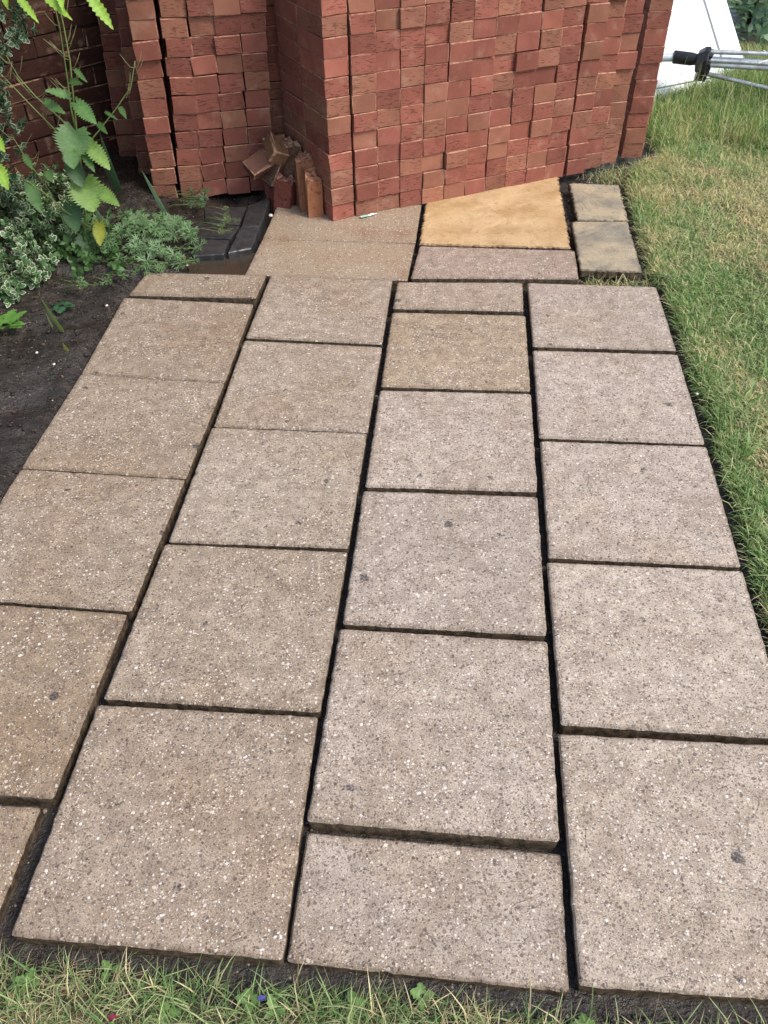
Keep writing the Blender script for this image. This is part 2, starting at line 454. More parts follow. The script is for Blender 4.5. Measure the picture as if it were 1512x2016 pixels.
# the hollow that holds the puddle
pud = np.exp(-(((XX + 0.55) / 0.17) ** 2 + ((YY - 2.92) / 0.12) ** 2))
bedz = bedz - 0.045 * pud
flat_base = -0.043 + 0.004 * nfbm(XX, YY, 30, 31)
lawnz = -0.012 + 0.02 * nfbm(XX, YY, 6, 41) + 0.03 * sstep(3.6, 5.0, YY) * sstep(1.2, 2.0, XX)
ZZ = flat_base * (1 - bed) + bedz * bed
lm = np.maximum(sstep(0.0, 0.05, right_d), sstep(0.0, 0.10, front_d))
ZZ = ZZ * (1 - lm) + lawnz * lm
ny, nx = XX.shape
idx = np.arange(nx * ny).reshape(ny, nx)
q = np.stack([idx[:-1, :-1].ravel(), idx[:-1, 1:].ravel(), idx[1:, 1:].ravel(), idx[1:, :-1].ravel()], 1)
me = mesh_np('soil', np.stack([XX.ravel(), YY.ravel(), ZZ.ravel()], 1), [q], [M_SOIL], smooth=True)
a = me.attributes.new('lawn', 'FLOAT', 'POINT'); a.data.foreach_set('value', lawn.ravel().astype(np.float32))
soil = link('soil', me); meta(soil, kind='structure')
def ground_z(x, y):
    i = int(np.clip(round((y + 0.6) / 0.016), 0, ny - 1)); j = int(np.clip(round((x + 3.0) / 0.016), 0, nx - 1))
    return float(ZZ[i, j])

n = N('far_grass'); p = n.pos()
n.out(n.mix(n.rng(n.noise(p, 8, 5, 0.7), 0.35, 0.65), (0.04, 0.06, 0.015), (0.12, 0.12, 0.04)), 0.8, n.bump(n.noise(p, 60, 4), 0.8, 0.02))
mb = MB(); mb.add([(-60, -60, -0.12), (60, -60, -0.12), (60, 60, -0.12), (-60, 60, -0.12)], [(0, 1, 2, 3)])
meta(link('ground', mb.mesh('ground', n.m)), kind='structure')

# ------------------------------------------------------------------ paving
patio = empty('patio', (0, 1.6, 0)); meta(patio, kind='structure')

def slab(corners, z=0.0, thick=0.045, mat=None, color=(0.3, 0.25, 0.2), jit=0.0006, step=0.013, name='paving_slab', label=None,
         tilt=(0, 0), round_=0.006, side=None, relief=0.0):
    cx = sum(c[0] for c in corners) / 4; cy = sum(c[1] for c in corners) / 4
    C = [Vector((c[0] - cx, c[1] - cy)) for c in corners]
    # order given TL, TR, BR, BL -> make counter clockwise
    C = C[::-1]
    ring = []
    for k in range(4):
        a, b, pz = C[k], C[(k + 1) % 4], C[k - 1]
        L = (b - a).length; n_ = max(4, int(L / step))
        d = (b - a).normalized(); nr = Vector((d.y, -d.x))
        din = (a - pz).normalized()
        # rounded corner
        ring.append((a - din * round_ * 1.0, nr)); ring.append((a + (d - din) * round_ * 0.3, nr))
        for i in range(n_):
            t = (round_ + (L - 2 * round_) * (i + 0.0) / (n_ - 1)) if n_ > 1 else L / 2
            if i == n_ - 1: continue
            j = random.gauss(0, jit)
            if random.random() < 0.04: j -= random.uniform(1, 3) * jit
            ring.append((a + d * t + nr * j, nr))
    V = []; F = []; FM = []; rim = []
    n_ = len(ring)
    levels = [(0.0, 0.030, 0.0), (0.0, 0.012, 0.35), (-0.0012, 0.0035, 0.9), (-0.005, 0.0, 1.0), (-thick, 0.002, 1.0)]
    for li, (dz, inset, rv) in enumerate(levels):
        for (pt, nr) in ring:
            cdir = pt.normalized() if pt.length else pt
            s_ = 1 - inset / max(0.05, min(abs(pt.x) if abs(nr.x) > 0.7 else 9, abs(pt.y) if abs(nr.y) > 0.7 else 9, 0.3))
            P2 = pt * s_
            V.append((P2.x, P2.y, dz + (P2.x * tilt[0] + P2.y * tilt[1]) + (random.gauss(0, relief) if li < 3 else 0))); rim.append(rv)
    for li in range(len(levels) - 1):
        for i in range(n_):
            j = (i + 1) % n_
            F.append([li * n_ + i, (li + 1) * n_ + i, (li + 1) * n_ + j, li * n_ + j]); FM.append(1 if li == 3 else 0)
    F.append(list(range(n_))); FM.append(0)
    me = bpy.data.meshes.new(name)
    me.from_pydata(V, [], F)
    me.materials.append(mat or M_SLAB); me.materials.append(side or M_SIDE)
    me.polygons.foreach_set('material_index', FM)
    at_ = me.attributes.new('rim', 'FLOAT', 'POINT'); at_.data.foreach_set('value', rim)
    me.update()
    o = link(name, me, patio, loc=(cx - patio.location.x, cy - patio.location.y, z))
    o.color = (*color, 1)
    if label: o['label'] = label
    return o

TAN_DIM = (0.38, 0.295, 0.215)      # planting-side slabs; the dimmer, browner light there is put into the colour
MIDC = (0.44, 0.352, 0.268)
PINK_LIT = (0.505, 0.415, 0.338)      # lawn-side slabs; the brighter light under open sky is put into the colour
SL = [
 # A column
 ([(-0.86, 2.826), (-0.417, 2.793), (-0.438, 2.627), (-0.891, 2.662)], 0.003, TAN_DIM, 'narrow cut slab at the far end of the left column'),
 ([(-0.906, 2.648), (-0.443, 2.592), (-0.4815, 2.1145), (-0.9345, 2.1730)], 0.0, TAN_DIM, None),
 ([(-0.934, 2.171), (-0.482, 2.112), (-0.527, 1.670), (-0.982, 1.724)], 0.001, TAN_DIM, None),
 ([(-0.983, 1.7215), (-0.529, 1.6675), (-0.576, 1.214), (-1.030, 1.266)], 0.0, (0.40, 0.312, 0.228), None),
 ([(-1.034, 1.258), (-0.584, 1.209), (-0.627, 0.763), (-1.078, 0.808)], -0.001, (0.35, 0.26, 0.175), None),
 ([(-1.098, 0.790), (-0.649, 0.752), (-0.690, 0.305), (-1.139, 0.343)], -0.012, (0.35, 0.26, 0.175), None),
 # B column
 ([(-0.402, 2.794), (0.043, 2.747), (0.001, 2.321), (-0.446, 2.373)], 0.0, MIDC, None),
 ([(-0.449, 2.355), (0.001, 2.305), (-0.043, 1.857), (-0.484, 1.896)], 0.0, MIDC, None),
 ([(-0.490, 1.8935), (-0.045, 1.8545), (-0.088, 1.403), (-0.531, 1.434)], 0.0, (0.43, 0.35, 0.268), None),
 ([(-0.538, 1.426), (-0.089, 1.390), (-0.135, 0.942), (-0.584, 0.981)], 0.001, (0.41, 0.325, 0.24), None),
 ([(-0.593, 0.969), (-0.139, 0.932), (-0.175, 0.478), (-0.630, 0.521)], -0.001, (0.40, 0.312, 0.232), None),
 # C column
 ([(0.060, 2.727), (0.507, 2.712), (0.485, 2.512), (0.040, 2.543)], 0.002, MIDC, 'narrow cut slab at the far end of the third column'),
 ([(0.038, 2.520), (0.487, 2.485), (0.444, 2.048), (-0.004, 2.084)], 0.0, (0.45, 0.345, 0.235), 'slab with an ochre stain'),
 ([(-0.007, 2.063), (0.443, 2.033), (0.400, 1.598), (-0.049, 1.628)], 0.0, PINK_LIT, None),
 ([(-0.053, 1.613), (0.397, 1.579), (0.352, 1.128), (-0.096, 1.169)], 0.0, (0.45, 0.37, 0.30), None),
 ([(-0.101, 1.156), (0.351, 1.112), (0.304, 0.666), (-0.149, 0.711)], 0.001, (0.46, 0.375, 0.30), None),
 ([(-0.149, 0.699), (0.307, 0.653), (0.284, 0.430), (-0.170, 0.481)], -0.018, (0.44, 0.36, 0.29), 'half slab sitting lower than its neighbours'),
 # D column
 ([(0.525, 2.713), (0.975, 2.668), (0.937, 2.257), (0.486, 2.295)], 0.0, PINK_LIT, None),
 ([(0.482, 2.271), (0.935, 2.233), (0.890, 1.784), (0.437, 1.824)], 0.0, PINK_LIT, None),
 ([(0.438, 1.809), (0.891, 1.773), (0.841, 1.323), (0.392, 1.362)], 0.0, PINK_LIT, None),
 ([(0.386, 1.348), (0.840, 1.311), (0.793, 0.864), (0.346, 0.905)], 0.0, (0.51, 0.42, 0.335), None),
 ([(0.338, 0.886), (0.785, 0.851), (0.740, 0.400), (0.298, 0.434)], -0.002, (0.49, 0.40, 0.315), None),
 # pinkish strip under the sandstone
 ([(0.151, 3.010), (0.738, 2.955), (0.712, 2.732), (0.109, 2.757)], 0.002, (0.44, 0.335, 0.265), 'long pinkish half slab in front of the orange stone'),
]
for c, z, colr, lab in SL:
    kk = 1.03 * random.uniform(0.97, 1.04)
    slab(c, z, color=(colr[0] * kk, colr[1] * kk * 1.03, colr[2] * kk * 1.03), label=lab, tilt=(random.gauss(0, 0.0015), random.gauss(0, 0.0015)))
slab([(-0.428, 3.410), (0.176, 3.400), (0.136, 3.040), (-0.460, 3.098)], 0.001, mat=M_WET, label='wet slab with reddish brick dust under the brick stack')
slab([(-0.461, 3.095), (0.135, 3.037), (0.096, 2.744), (-0.497, 2.806)], 0.0, mat=M_WET, label='wet half slab filmed with mud in front of the one under the stack')
slab([(0.194, 3.405), (0.790, 3.668), (0.724, 2.967), (0.149, 3.018)], 0.005, mat=M_ORANGE, jit=0.002, step=0.010, relief=0.0004, name='sandstone_slab', label='orange sandstone slab with ragged edges')
slab([(0.825, 3.590), (1.036, 3.560), (0.995, 3.200), (0.794, 3.214)], 0.004, mat=M_BUFF, thick=0.03, jit=0.0022, step=0.010, relief=0.0004, name='stone_slab', label='rough buff stone slab at the foot of the stack')
slab([(0.766, 3.200), (0.990, 3.190), (0.949, 2.768), (0.728, 2.790)], 0.006, mat=M_BUFF, thick=0.03, jit=0.0012, step=0.010, name='stone_slab', label='greyish buff stone slab beside the lawn')
for c, z, tl in (([(-0.546, 3.386), (-0.459, 3.451), (-0.475, 3.180), (-0.553, 3.163)], 0.014, (0.05, 0.0)),
             ([(-0.552, 3.155), (-0.476, 3.166), (-0.493, 3.002), (-0.579, 2.966)], 0.014, (-0.03, 0.08)),
             ([(-0.769, 3.232), (-0.560, 3.200), (-0.582, 3.078), (-0.737, 3.097)], 0.010, (0, -0.03)),
             ([(-0.735, 3.085), (-0.586, 3.066), (-0.592, 2.955), (-0.708, 2.948)], 0.009, (0.02, 0.04)),
             ([(-0.733, 3.386), (-0.553, 3.393), (-0.566, 3.212), (-0.704, 3.240)], 0.006, (0, -0.02))):
    slab(c, z, thick=0.05, mat=M_PAVER, name='block_paver', jit=0.0008, tilt=tl, round_=0.003, side=M_PAVER)

# muddy puddle
n = N('muddy_water'); p = n.pos()
n.out(n.mix(n.rng(n.noise(p, 12, 3), 0.3, 0.7), (0.042, 0.032, 0.022), (0.058, 0.044, 0.030)), 0.08, n.bump(n.noise(p, 30, 2), 0.05, 0.002), 0.5)
mb = MB(); pts = []
for k in range(28):
    t = 2 * math.pi * k / 28; r_ = 1 + 0.12 * math.sin(3 * t + 1) + 0.07 * math.sin(5 * t)
    pts.append((-0.56 + 0.20 * r_ * math.cos(t), 2.915 + 0.13 * r_ * math.sin(t), -0.020))
mb.add(pts, [list(range(28))]); meta(link('puddle', mb.mesh('puddle', n.m)), kind='structure')

# ------------------------------------------------------------------ bricks
def brick_mesh(L=0.213, W=0.0968, H=0.0648, ch=0.0022, jit=0.0011, broken=None):
    """centred; x = width of header, y = length (into the stack), z = height"""
    bm = bmesh.new()
    bmesh.ops.create_cube(bm, size=1.0)
    for v in bm.verts: v.co = Vector((v.co.x * W, v.co.y * L, v.co.z * H))
    bmesh.ops.bevel(bm, geom=bm.edges[:], offset=ch, segments=1, affect='EDGES')
    if broken is not None:
        no, off = broken
        bmesh.ops.bisect_plane(bm, geom=bm.verts[:] + bm.edges[:] + bm.faces[:], plane_co=Vector(off), plane_no=Vector(no), clear_outer=True)
        ed = [e for e in bm.edges if e.is_boundary]
        r_ = bmesh.ops.contextual_create(bm, geom=ed)
        fs = [f for f in bm.faces if f.normal.dot(Vector(no).normalized()) > 0.98]
        r_ = bmesh.ops.poke(bm, faces=fs)
        fs = r_['faces']
        r_ = bmesh.ops.subdivide_edges(bm, edges=list({e for f in fs for e in f.edges}), cuts=2, use_grid_fill=False)
        bm.normal_update()
        nn = Vector(no).normalized()
        for v in bm.verts:
            if abs((v.co - Vector(off)).dot(nn)) < 1e-4:
                v.co += nn * random.gauss(0, 0.007) + Vector((random.gauss(0, .001), random.gauss(0, .001), 0))
    bm.faces.ensure_lookup_table()
    for v in bm.verts:
        v.co += Vector((random.gauss(0, jit), random.gauss(0, jit), random.gauss(0, jit * 0.8)))
    bmesh.ops.triangulate(bm, faces=[f for f in bm.faces if len(f.verts) > 4])
    me = bpy.data.meshes.new('brick')
    # rim = 1 on the chamfers
    for f in bm.faces: f.smooth = False
    bm.to_mesh(me); bm.free()
    at_ = me.attributes.new('rim', 'FLOAT', 'FACE')
    vals = [1.0 if max(abs(p.normal.x), abs(p.normal.y), abs(p.normal.z)) < 0.93 else 0.0 for p in me.polygons]
    at_.data.foreach_set('value', vals)
    me.materials.append(M_BRICK)
    return me

BM = [brick_mesh() for _ in range(10)]
BMS = [brick_mesh(H=0.066, ch=0.003) for _ in range(8)]
def bcol(dark=1.0, p=0.62, red=((0.275, 0.095, 0.064), (0.232, 0.079, 0.055)), org=((0.300, 0.128, 0.078), (0.262, 0.110, 0.070))):
    a, b = red if random.random() < p else org
    t = random.random(); k = dark * random.uniform(0.82, 1.14)
    return (*(k * (x + (y - x) * t) for x, y in zip(a, b)), 1)

def put_brick(parent, x, y, z, ang, roll=0.0, col=None, ms=BM, yaw_j=0.012, stretcher=False):
    me = random.choice(ms)
    o = bpy.data.objects.new('brick', me); COL.objects.link(o); o.parent = parent
    pl = parent.location; pr = parent.rotation_euler.z
    d = Vector((x - pl.x, y - pl.y, 0)); d.rotate(Matrix.Rotation(-pr, 3, 'Z'))
    o.location = (d.x, d.y, z - pl.z)
    flip = math.pi if random.random() < 0.5 else 0
    o.rotation_euler = (random.gauss(0, 0.006), roll + random.gauss(0, 0.006), ang - pr + random.gauss(0, yaw_j) + flip)
    if flip: o.rotation_euler.y = -roll + random.gauss(0, 0.004)
    o.color = col or bcol()
    return o

RH = 0.066
def face_stack(parent, ox, oy, ang, cols, rows, pitch=0.0985, rh=RH, z0=0.0, ji=0.006, lean=None, roll=0.0, colfn=bcol, depth=0, colj=None, stag=None):
    """columns of headers running along ang from (ox, oy); depth shifts into the stack"""
    d = Vector((math.cos(ang), math.sin(ang))); nrm = Vector((-d.y, d.x))
    for c in range(cols):
        u = (c + 0.5) * pitch
        off_c = (colj[c] if colj else 0.0)
        drift = 0.0
        for r_ in range(rows):
            drift = drift * 0.7 + random.gauss(0, 0.0006)
            uu = u + drift + (lean(c, r_) if lean else 0)
            inn = 0.1075 + depth + off_c + random.gauss(0, ji * 0.45) + (stag(c, r_) if stag else 0)
            P = Vector((ox, oy)) + d * uu + nrm * inn
            put_brick(parent, P.x, P.y, z0 + rh * (r_ + 0.5), ang, roll=roll(c, r_) if callable(roll) else roll, col=colfn())

# main stack
ANG = R(22.8)
st_main = empty('brick_stack', (-0.19, 3.236, 0), ANG)
meta(st_main, 'wide right-hand brick stack standing on the wet slab and behind the orange stone', 'brick stack', 'dry stacks of new bricks')
protr = {}
def stag_main(c, r_):
    random_state = (c * 131 + r_ * 71) % 17
    return -0.006 if random_state == 3 else (0.007 if random_state in (8, 12) else 0.0)
off_main = [0.0, 0.004, 0.0, 0.0, -0.003, 0.0, 0.003, 0.0, 0.0, 0.002, 0.0]
random.seed(21)
face_stack(st_main, -0.19 + 0.1035 * math.cos(ANG), 3.236 + 0.1035 * math.sin(ANG), ANG, 10, 14, ji=0.006, stag=stag_main, colj=off_main)
# corner column and the one behind it, turned a little so that their long sides show on the shaded flank
AF = R(28)
df = Vector((math.cos(AF), math.sin(AF))); nf = Vector((-df.y, df.x))
for r_ in range(14):
    for k in range(2):
        P = Vector((-0.19, 3.236)) + df * (0.049 + random.gauss(0, 0.0022)) + nf * (0.1075 + 0.2155 * k + random.gauss(0, 0.0025))
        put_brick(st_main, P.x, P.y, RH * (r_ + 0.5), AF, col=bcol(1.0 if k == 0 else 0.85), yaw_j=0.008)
# the right-hand end: columns stepping round towards the lawn
d2 = Vector((math.cos(R(33)), math.sin(R(33))))
for c in range(3):
    for r_ in range(14):
        P = Vector((0.826, 3.668)) + d2 * (0.049 + 0.100 * c)
        a_ = R(24 - 3 * c)
        nr = Vector((-math.sin(a_), math.cos(a_)))
        P = P + nr * (0.1075 + random.gauss(0, 0.0035) + (-0.008 if (c * 5 + r_ * 3) % 7 == 0 else 0))
        put_brick(st_main, P.x, P.y, RH * (r_ + 0.5), a_, roll=R(2.2), col=bcol(0.9))
for r_ in range(14):
    a_ = R(6)
    P = Vector((1.112, 3.862)) + Vector((math.cos(a_), math.sin(a_))) * 0.051 + Vector((-math.sin(a_), math.cos(a_))) * (0.1075 + random.gauss(0, 0.003))
    put_brick(st_main, P.x, P.y, RH * (r_ + 0.5), a_, roll=R(1), col=bcol(0.9))
# rows further back: real bricks joined in one part, they only show over the top or through gaps
mb = MB(); random.seed(3)
dm = Vector((math.cos(ANG), math.sin(ANG))); nm = Vector((-dm.y, dm.x))
def raw_box(mb, c, ang, w, l, h):
    M_ = Matrix.Translation(c) @ Matrix.Rotation(ang, 4, 'Z')
    vs = [(sx * w / 2, sy * l / 2, sz * h / 2) for sx in (-1, 1) for sy in (-1, 1) for sz in (-1, 1)]
    mb.add(vs, [(0, 1, 3, 2), (4, 6, 7, 5), (0, 4, 5, 1), (2, 3, 7, 6), (0, 2, 6, 4), (1, 5, 7, 3)], 0, M_)
for c in range(1, 14):
    for r_ in range(14):
        P = Vector((0, 0)) + dm * (c + 0.5) * 0.0985 + nm * (0.327)
        P = Matrix.Rotation(-ANG, 2) @ P
        raw_box(mb, (P.x, P.y, RH * (r_ + 0.5)), 0, 0.098, 0.213, 0.064)
rb = link('brick_row', mb.mesh('brick_row', M_BRICK), st_main); rb['kind'] = 'stuff'; rb.color = (0.26, 0.08, 0.05, 1)
random.seed(11)

# left stack
ANG2 = R(11)
st_left = empty('brick_stack', (-0.949, 3.461, 0), ANG2)
meta(st_left, 'left-hand brick stack with gaping, shifted columns, beside the flower bed', 'brick stack', 'dry stacks of new bricks')
cj = [0.0, 0.004, 0.002, 0.0, 0.004]
def lean_l(c, r_):
    base = {0: 0.0, 1: 0.008, 2: 0.006, 3: 0.003, 4: 0.0}[c]
    if c == 1: base += 0.010 * math.exp(-((r_ - 5) / 2.5) ** 2)
    return base + 0.0042 * (r_ - 0.5) + random.gauss(0, 0.0028) * (1 if c in (0, 1, 2) else 0.5)
def roll_l(c, r_):
    if r_ < 3 and c in (1, 2): return random.gauss(R(3.5) if c == 1 else R(-4), R(1.5))
    if c == 1: return random.gauss(R(1.5), R(1.5))
    return random.gauss(R(-1.2), R(1.1)) if c < 4 else random.gauss(0, R(0.8))
random.seed(5)
face_stack(st_left, -0.949, 3.461, ANG2, 5, 14, pitch=0.1015, rh=0.0672, ji=0.009, lean=lean_l, roll=roll_l, colj=cj, colfn=lambda: bcol(0.92, 0.72))
face_stack(st_left, -0.949 + 0.509 * math.cos(ANG2), 3.461 + 0.509 * math.sin(ANG2), ANG2, 1, 14, pitch=0.1015, rh=0.0672, depth=0.10, ji=0.004, colfn=lambda: bcol(0.85))
# flank of the left stack, each row of bricks behind the last and stepping outwards
for k, (ox, dp) in enumerate(((-0.062, 0.218), (-0.150, 0.436))):
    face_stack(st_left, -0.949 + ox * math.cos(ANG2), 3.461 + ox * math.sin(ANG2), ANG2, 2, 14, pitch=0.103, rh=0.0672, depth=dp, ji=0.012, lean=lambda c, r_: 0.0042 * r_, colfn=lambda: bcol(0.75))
mb = MB()
for c in range(2, 5):
    for r_ in range(14):
        raw_box(mb, ((c + 0.5) * 0.1015 + 0.0042 * r_, 0.327, 0.0672 * (r_ + 0.5)), 0, 0.1, 0.213, 0.064)
rb = link('brick_row', mb.mesh('brick_row', M_BRICK), st_left); rb['kind'] = 'stuff'; rb.color = (0.22, 0.06, 0.04, 1)

# brick wall behind the bed (house wall): stretchers with recessed mortar
WA = math.atan2(4.25 - 2.75, -0.75 + 2.40)
wall = empty('brick_wall', (-2.30, 2.95, -0.05), WA)
meta(wall, 'dark red brick house wall in deep shade behind the flower bed', 'wall')
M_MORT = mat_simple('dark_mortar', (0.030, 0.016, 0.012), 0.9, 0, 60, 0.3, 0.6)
mb = MB(); raw_box(mb, (1.2, 0.075, 0.95), 0, 2.6, 0.11, 2.1)
link('mortar', mb.mesh('mortar', M_MORT), wall)
mb = MB(); raw_box(mb, (0.2, 0.09, 3.4), 0, 4.6, 0.12, 2.8)  # unseen upper part, added to block skylight and darken the left side
uw = link('added_upper_wall', mb.mesh('added_upper_wall', M_BRICK), wall); uw.color = (0.12, 0.04, 0.03, 1)
WB = [brick_mesh(L=0.1, W=0.2205, H=0.0705, ch=0.004, jit=0.0025) for _ in range(6)]
for r_ in range(25):
    for c in range(11):
        x = 0.1 + 0.225 * c + (0.1125 if r_ % 2 else 0)
        o = bpy.data.objects.new('brick', random.choice(WB)); COL.objects.link(o); o.parent = wall
        o.location = (x, 0.06 + random.gauss(0, 0.0025), 0.0375 + 0.075 * r_)
        o.rotation_euler = (random.gauss(0, 0.01), random.gauss(0, 0.008), random.gauss(0, 0.008))
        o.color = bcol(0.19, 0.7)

# broken bricks in the corner
def broken_brick(loc, rot, label, cut=((0, 1, 0.1), (0, 0.03, 0)), col=(0.2, 0.075, 0.04), L=0.215, W=0.1025, H=0.064):
    me = brick_mesh(L=L, W=W, H=H, ch=0.004, jit=0.002, broken=cut)
    o = link('broken_brick', me, loc=loc, rot=tuple(R(a) for a in rot)); o.color = (*col, 1)
    meta(o, label, 'brick', 'broken bricks piled in the corner of the stacks')
    return o
# rot: x 90 stands the brick's length upright
broken_brick((-0.268, 3.330, 0.072), (90, 0, 12), 'broken brick standing on end, nearest the path, its orange face in the light', ((0.1, 1, 0.2), (0, 0.085, 0)), (0.30, 0.12, 0.055), W=0.064, H=0.10)
broken_brick((-0.305, 3.39, 0.10), (84, 0, 14), 'orange broken brick leaning behind the upright one, with a ragged crusty top', ((-0.2, 1, 0.1), (0, 0.10, 0)), (0.27, 0.12, 0.06), W=0.07, H=0.09)
broken_brick((-0.39, 3.41, 0.05), (86, 6, -20), 'dull red half brick on end at the bottom of the broken pile', ((0, 1, 0), (0, 0.055, 0)), (0.17, 0.05, 0.035), W=0.075)
broken_brick((-0.425, 3.47, 0.055), (80, -12, -35), 'dark red broken brick lowest and furthest left in the pile', ((0, 1, 0.2), (0, 0.05, 0)), (0.14, 0.045, 0.03))
broken_brick((-0.350, 3.48, 0.155), (88, 3, -14), 'dark brown half brick upright in the middle of the broken pile', ((0.1, 1, 0), (0, 0.07, 0)), (0.12, 0.06, 0.035), W=0.085)
broken_brick((-0.405, 3.47, 0.165), (70, 20, -40), 'small brown brick piece wedged under the topmost broken brick', ((0, 1, 0.3), (0, 0.03, 0)), (0.10, 0.055, 0.035), W=0.065, H=0.055)
broken_brick((-0.425, 3.49, 0.222), (30, 24, 30), 'topmost broken brick tilted on the pile with a yellowish broken face', ((0, 1, 0.35), (0, 0.02, 0)), (0.19, 0.10, 0.05), W=0.065, L=0.17)
broken_brick((-0.450, 3.46, 0.180), (22, 34, -38), 'flat dark brick fragment at the left end of the top of the pile', ((0, 1, 0), (0, 0.0, 0)), (0.10, 0.045, 0.03), H=0.04, W=0.075)

# ------------------------------------------------------------------ white panel (leaning) with its grooves
lean = R(47)
U = Vector((0.894, 0.449, 0)).normalized()
Wv = Vector((-0.449 * math.cos(lean), 0.894 * math.cos(lean), math.sin(lean)))
Nn = U.cross(Wv)                                  # faces towards the path
if Nn.y > 0: Nn = -Nn
pan = empty('white_panel', (1.42, 4.55, 0.0))
meta(pan, 'white plastic door panel leaning back in the long grass behind the brick stack', 'panel')
def P3(u, w, n_): return U * u + Wv * w + Nn * n_
def pbox(mb, u0, u1, w0, w1, n0, n1, mi=0):
    vs = [P3(u, w, n_) for u in (u0, u1) for w in (w0, w1) for n_ in (n0, n1)]
    mb.add(vs, [(0, 1, 3, 2), (4, 6, 7, 5), (0, 4, 5, 1), (2, 3, 7, 6), (0, 2, 6, 4), (1, 5, 7, 3)], mi)
def ppart(name, boxes, mat):
    mb = MB()
    for b in boxes: pbox(mb, *b)
    me = mb.mesh(name, mat); o = link(name, me, pan)
    bv = o.modifiers.new('bevel', 'BEVEL'); bv.width = 0.002; bv.segments = 2
    return o
BK = -0.045
ppart('main_board', [(-0.75, 0.545, 0.096, 1.35, BK, 0.0)], M_WHITE)
ppart('side_frame', [(0.556, 0.70, 0.012, 1.35, BK, 0.004)], M_WHITE)
ppart('bottom_rail', [(-0.75, 0.545, -0.06, 0.010, BK, 0.004)], M_WHITE)
ppart('middle_rail', [(-0.75, 0.545, 0.017, 0.089, BK, 0.002)], M_WHITE)
ppart('backing', [(-0.75, 0.69, 0.0, 1.34, BK - 0.01, BK + 0.03)], M_GAP)

# ------------------------------------------------------------------ folded rotary clothes airer lying on the grass
air = empty('rotary_airer', (1.60, 4.53, 0.22))
meta(air, 'folded rotary clothes airer, grey tubes and black hub, lying across the long grass', 'clothes airer')
def atube(name, pts, r_, mat, n_=12):
    mb = MB(); o0 = Vector(air.location)
    mb.tube([Vector(p) - o0 for p in pts], r_, n_)
    return link(name, mb.mesh(name, mat, smooth=False), air)
def smooth(o, ang=40):
    o.data.polygons.foreach_set('use_smooth', [True] * len(o.data.polygons))
    try: o.data.set_sharp_from_angle(angle=R(ang))
    except Exception: pass
    return o
smooth(atube('pole', [(0.95, 4.66, 0.205), (1.50, 4.616, 0.22)], 0.020, M_POLE, 16))
smooth(atube('sleeve', [(1.495, 4.617, 0.222), (1.50, 4.616, 0.222), (1.505, 4.615, 0.222), (1.58, 4.58, 0.221), (1.61, 4.565, 0.222)], [0.020, 0.030, 0.031, 0.030, 0.024], M_BLACK, 18))
ax = (Vector((1.66, 4.545, 0.222)) - Vector((1.58, 4.58, 0.221))).normalized()
hub = Vector((1.635, 4.555, 0.215))
o = atube('hub', [hub - ax * 0.035, hub - ax * 0.030, hub - ax * 0.002, hub + ax * 0.02, hub + ax * 0.026, hub + ax * 0.030], [0.030, 0.048, 0.066, 0.068, 0.060, 0.036], M_BLACK, 9)
mb = MB()
side = ax.cross(Vector((0, 0, 1))).normalized(); upv = side.cross(ax)
for k in range(8):                                  # sockets round the hub
    t = 2 * math.pi * k / 8
    c = hub + (side * math.cos(t) + upv * math.sin(t)) * 0.046 - Vector(air.location)
    mb.tube([c + ax * 0.012, c + ax * 0.040], [0.014, 0.013], 6)
mb.tube([hub - Vector(air.location) + Vector((-.03, -.02, -0.055)), hub - Vector(air.location) + Vector((0.02, -.03, -0.062))], [0.030, 0.026], 6)
link('hub_socket', mb.mesh('hub_socket', M_BLACK), air)
for nm_, a_, b_, r_ in (('arm', (1.655, 4.54, 0.262), (2.45, 4.44, 0.262), 0.0105), ('arm', (1.65, 4.50, 0.235), (2.45, 4.30, 0.215), 0.009),
                   ('arm', (1.66, 4.55, 0.20), (2.45, 4.32, 0.195), 0.0105), ('arm', (1.646, 4.545, 0.165), (2.35, 4.22, 0.09), 0.0105),
                   ('centre_tube', (1.66, 4.56, 0.222), (2.5, 4.40, 0.20), 0.017)):
    mid = (Vector(a_) + Vector(b_)) / 2 + Vector((0, 0, 0.008 * random.uniform(-1, 1)))
    smooth(atube(nm_, [a_, mid, b_], r_, M_STEEL if nm_ == 'arm' else M_POLE, 10))
for k in range(2):                                  # the slack washing line
    pts = []
    for i in range(14):
        t = i / 13
        pts.append((1.86 + 0.35 * t + 0.03 * math.sin(5 * t + k), 4.42 - 0.1 * t + 0.05 * math.sin(7 * t + 2 * k), 0.24 - 0.10 * t + 0.05 * math.sin(4 * t + k * 2)))
    smooth(atube('washing_line', pts, 0.0022, M_WHITE, 5))

# ------------------------------------------------------------------ foliage tools
def frame(base, tip, upv=Vector((0, 0, 1)), roll=0.0):
    y = (Vector(tip) - Vector(base)); L = y.length; y.normalize()
    x = y.cross(upv)
    if x.length < 1e-3: x = Vector((1, 0, 0))
    x.normalize(); z = x.cross(y)
    if roll:
        q_ = Matrix.Rotation(roll, 3, y); x = q_ @ x; z = q_ @ z
    return Vector(base), x, y, z, L

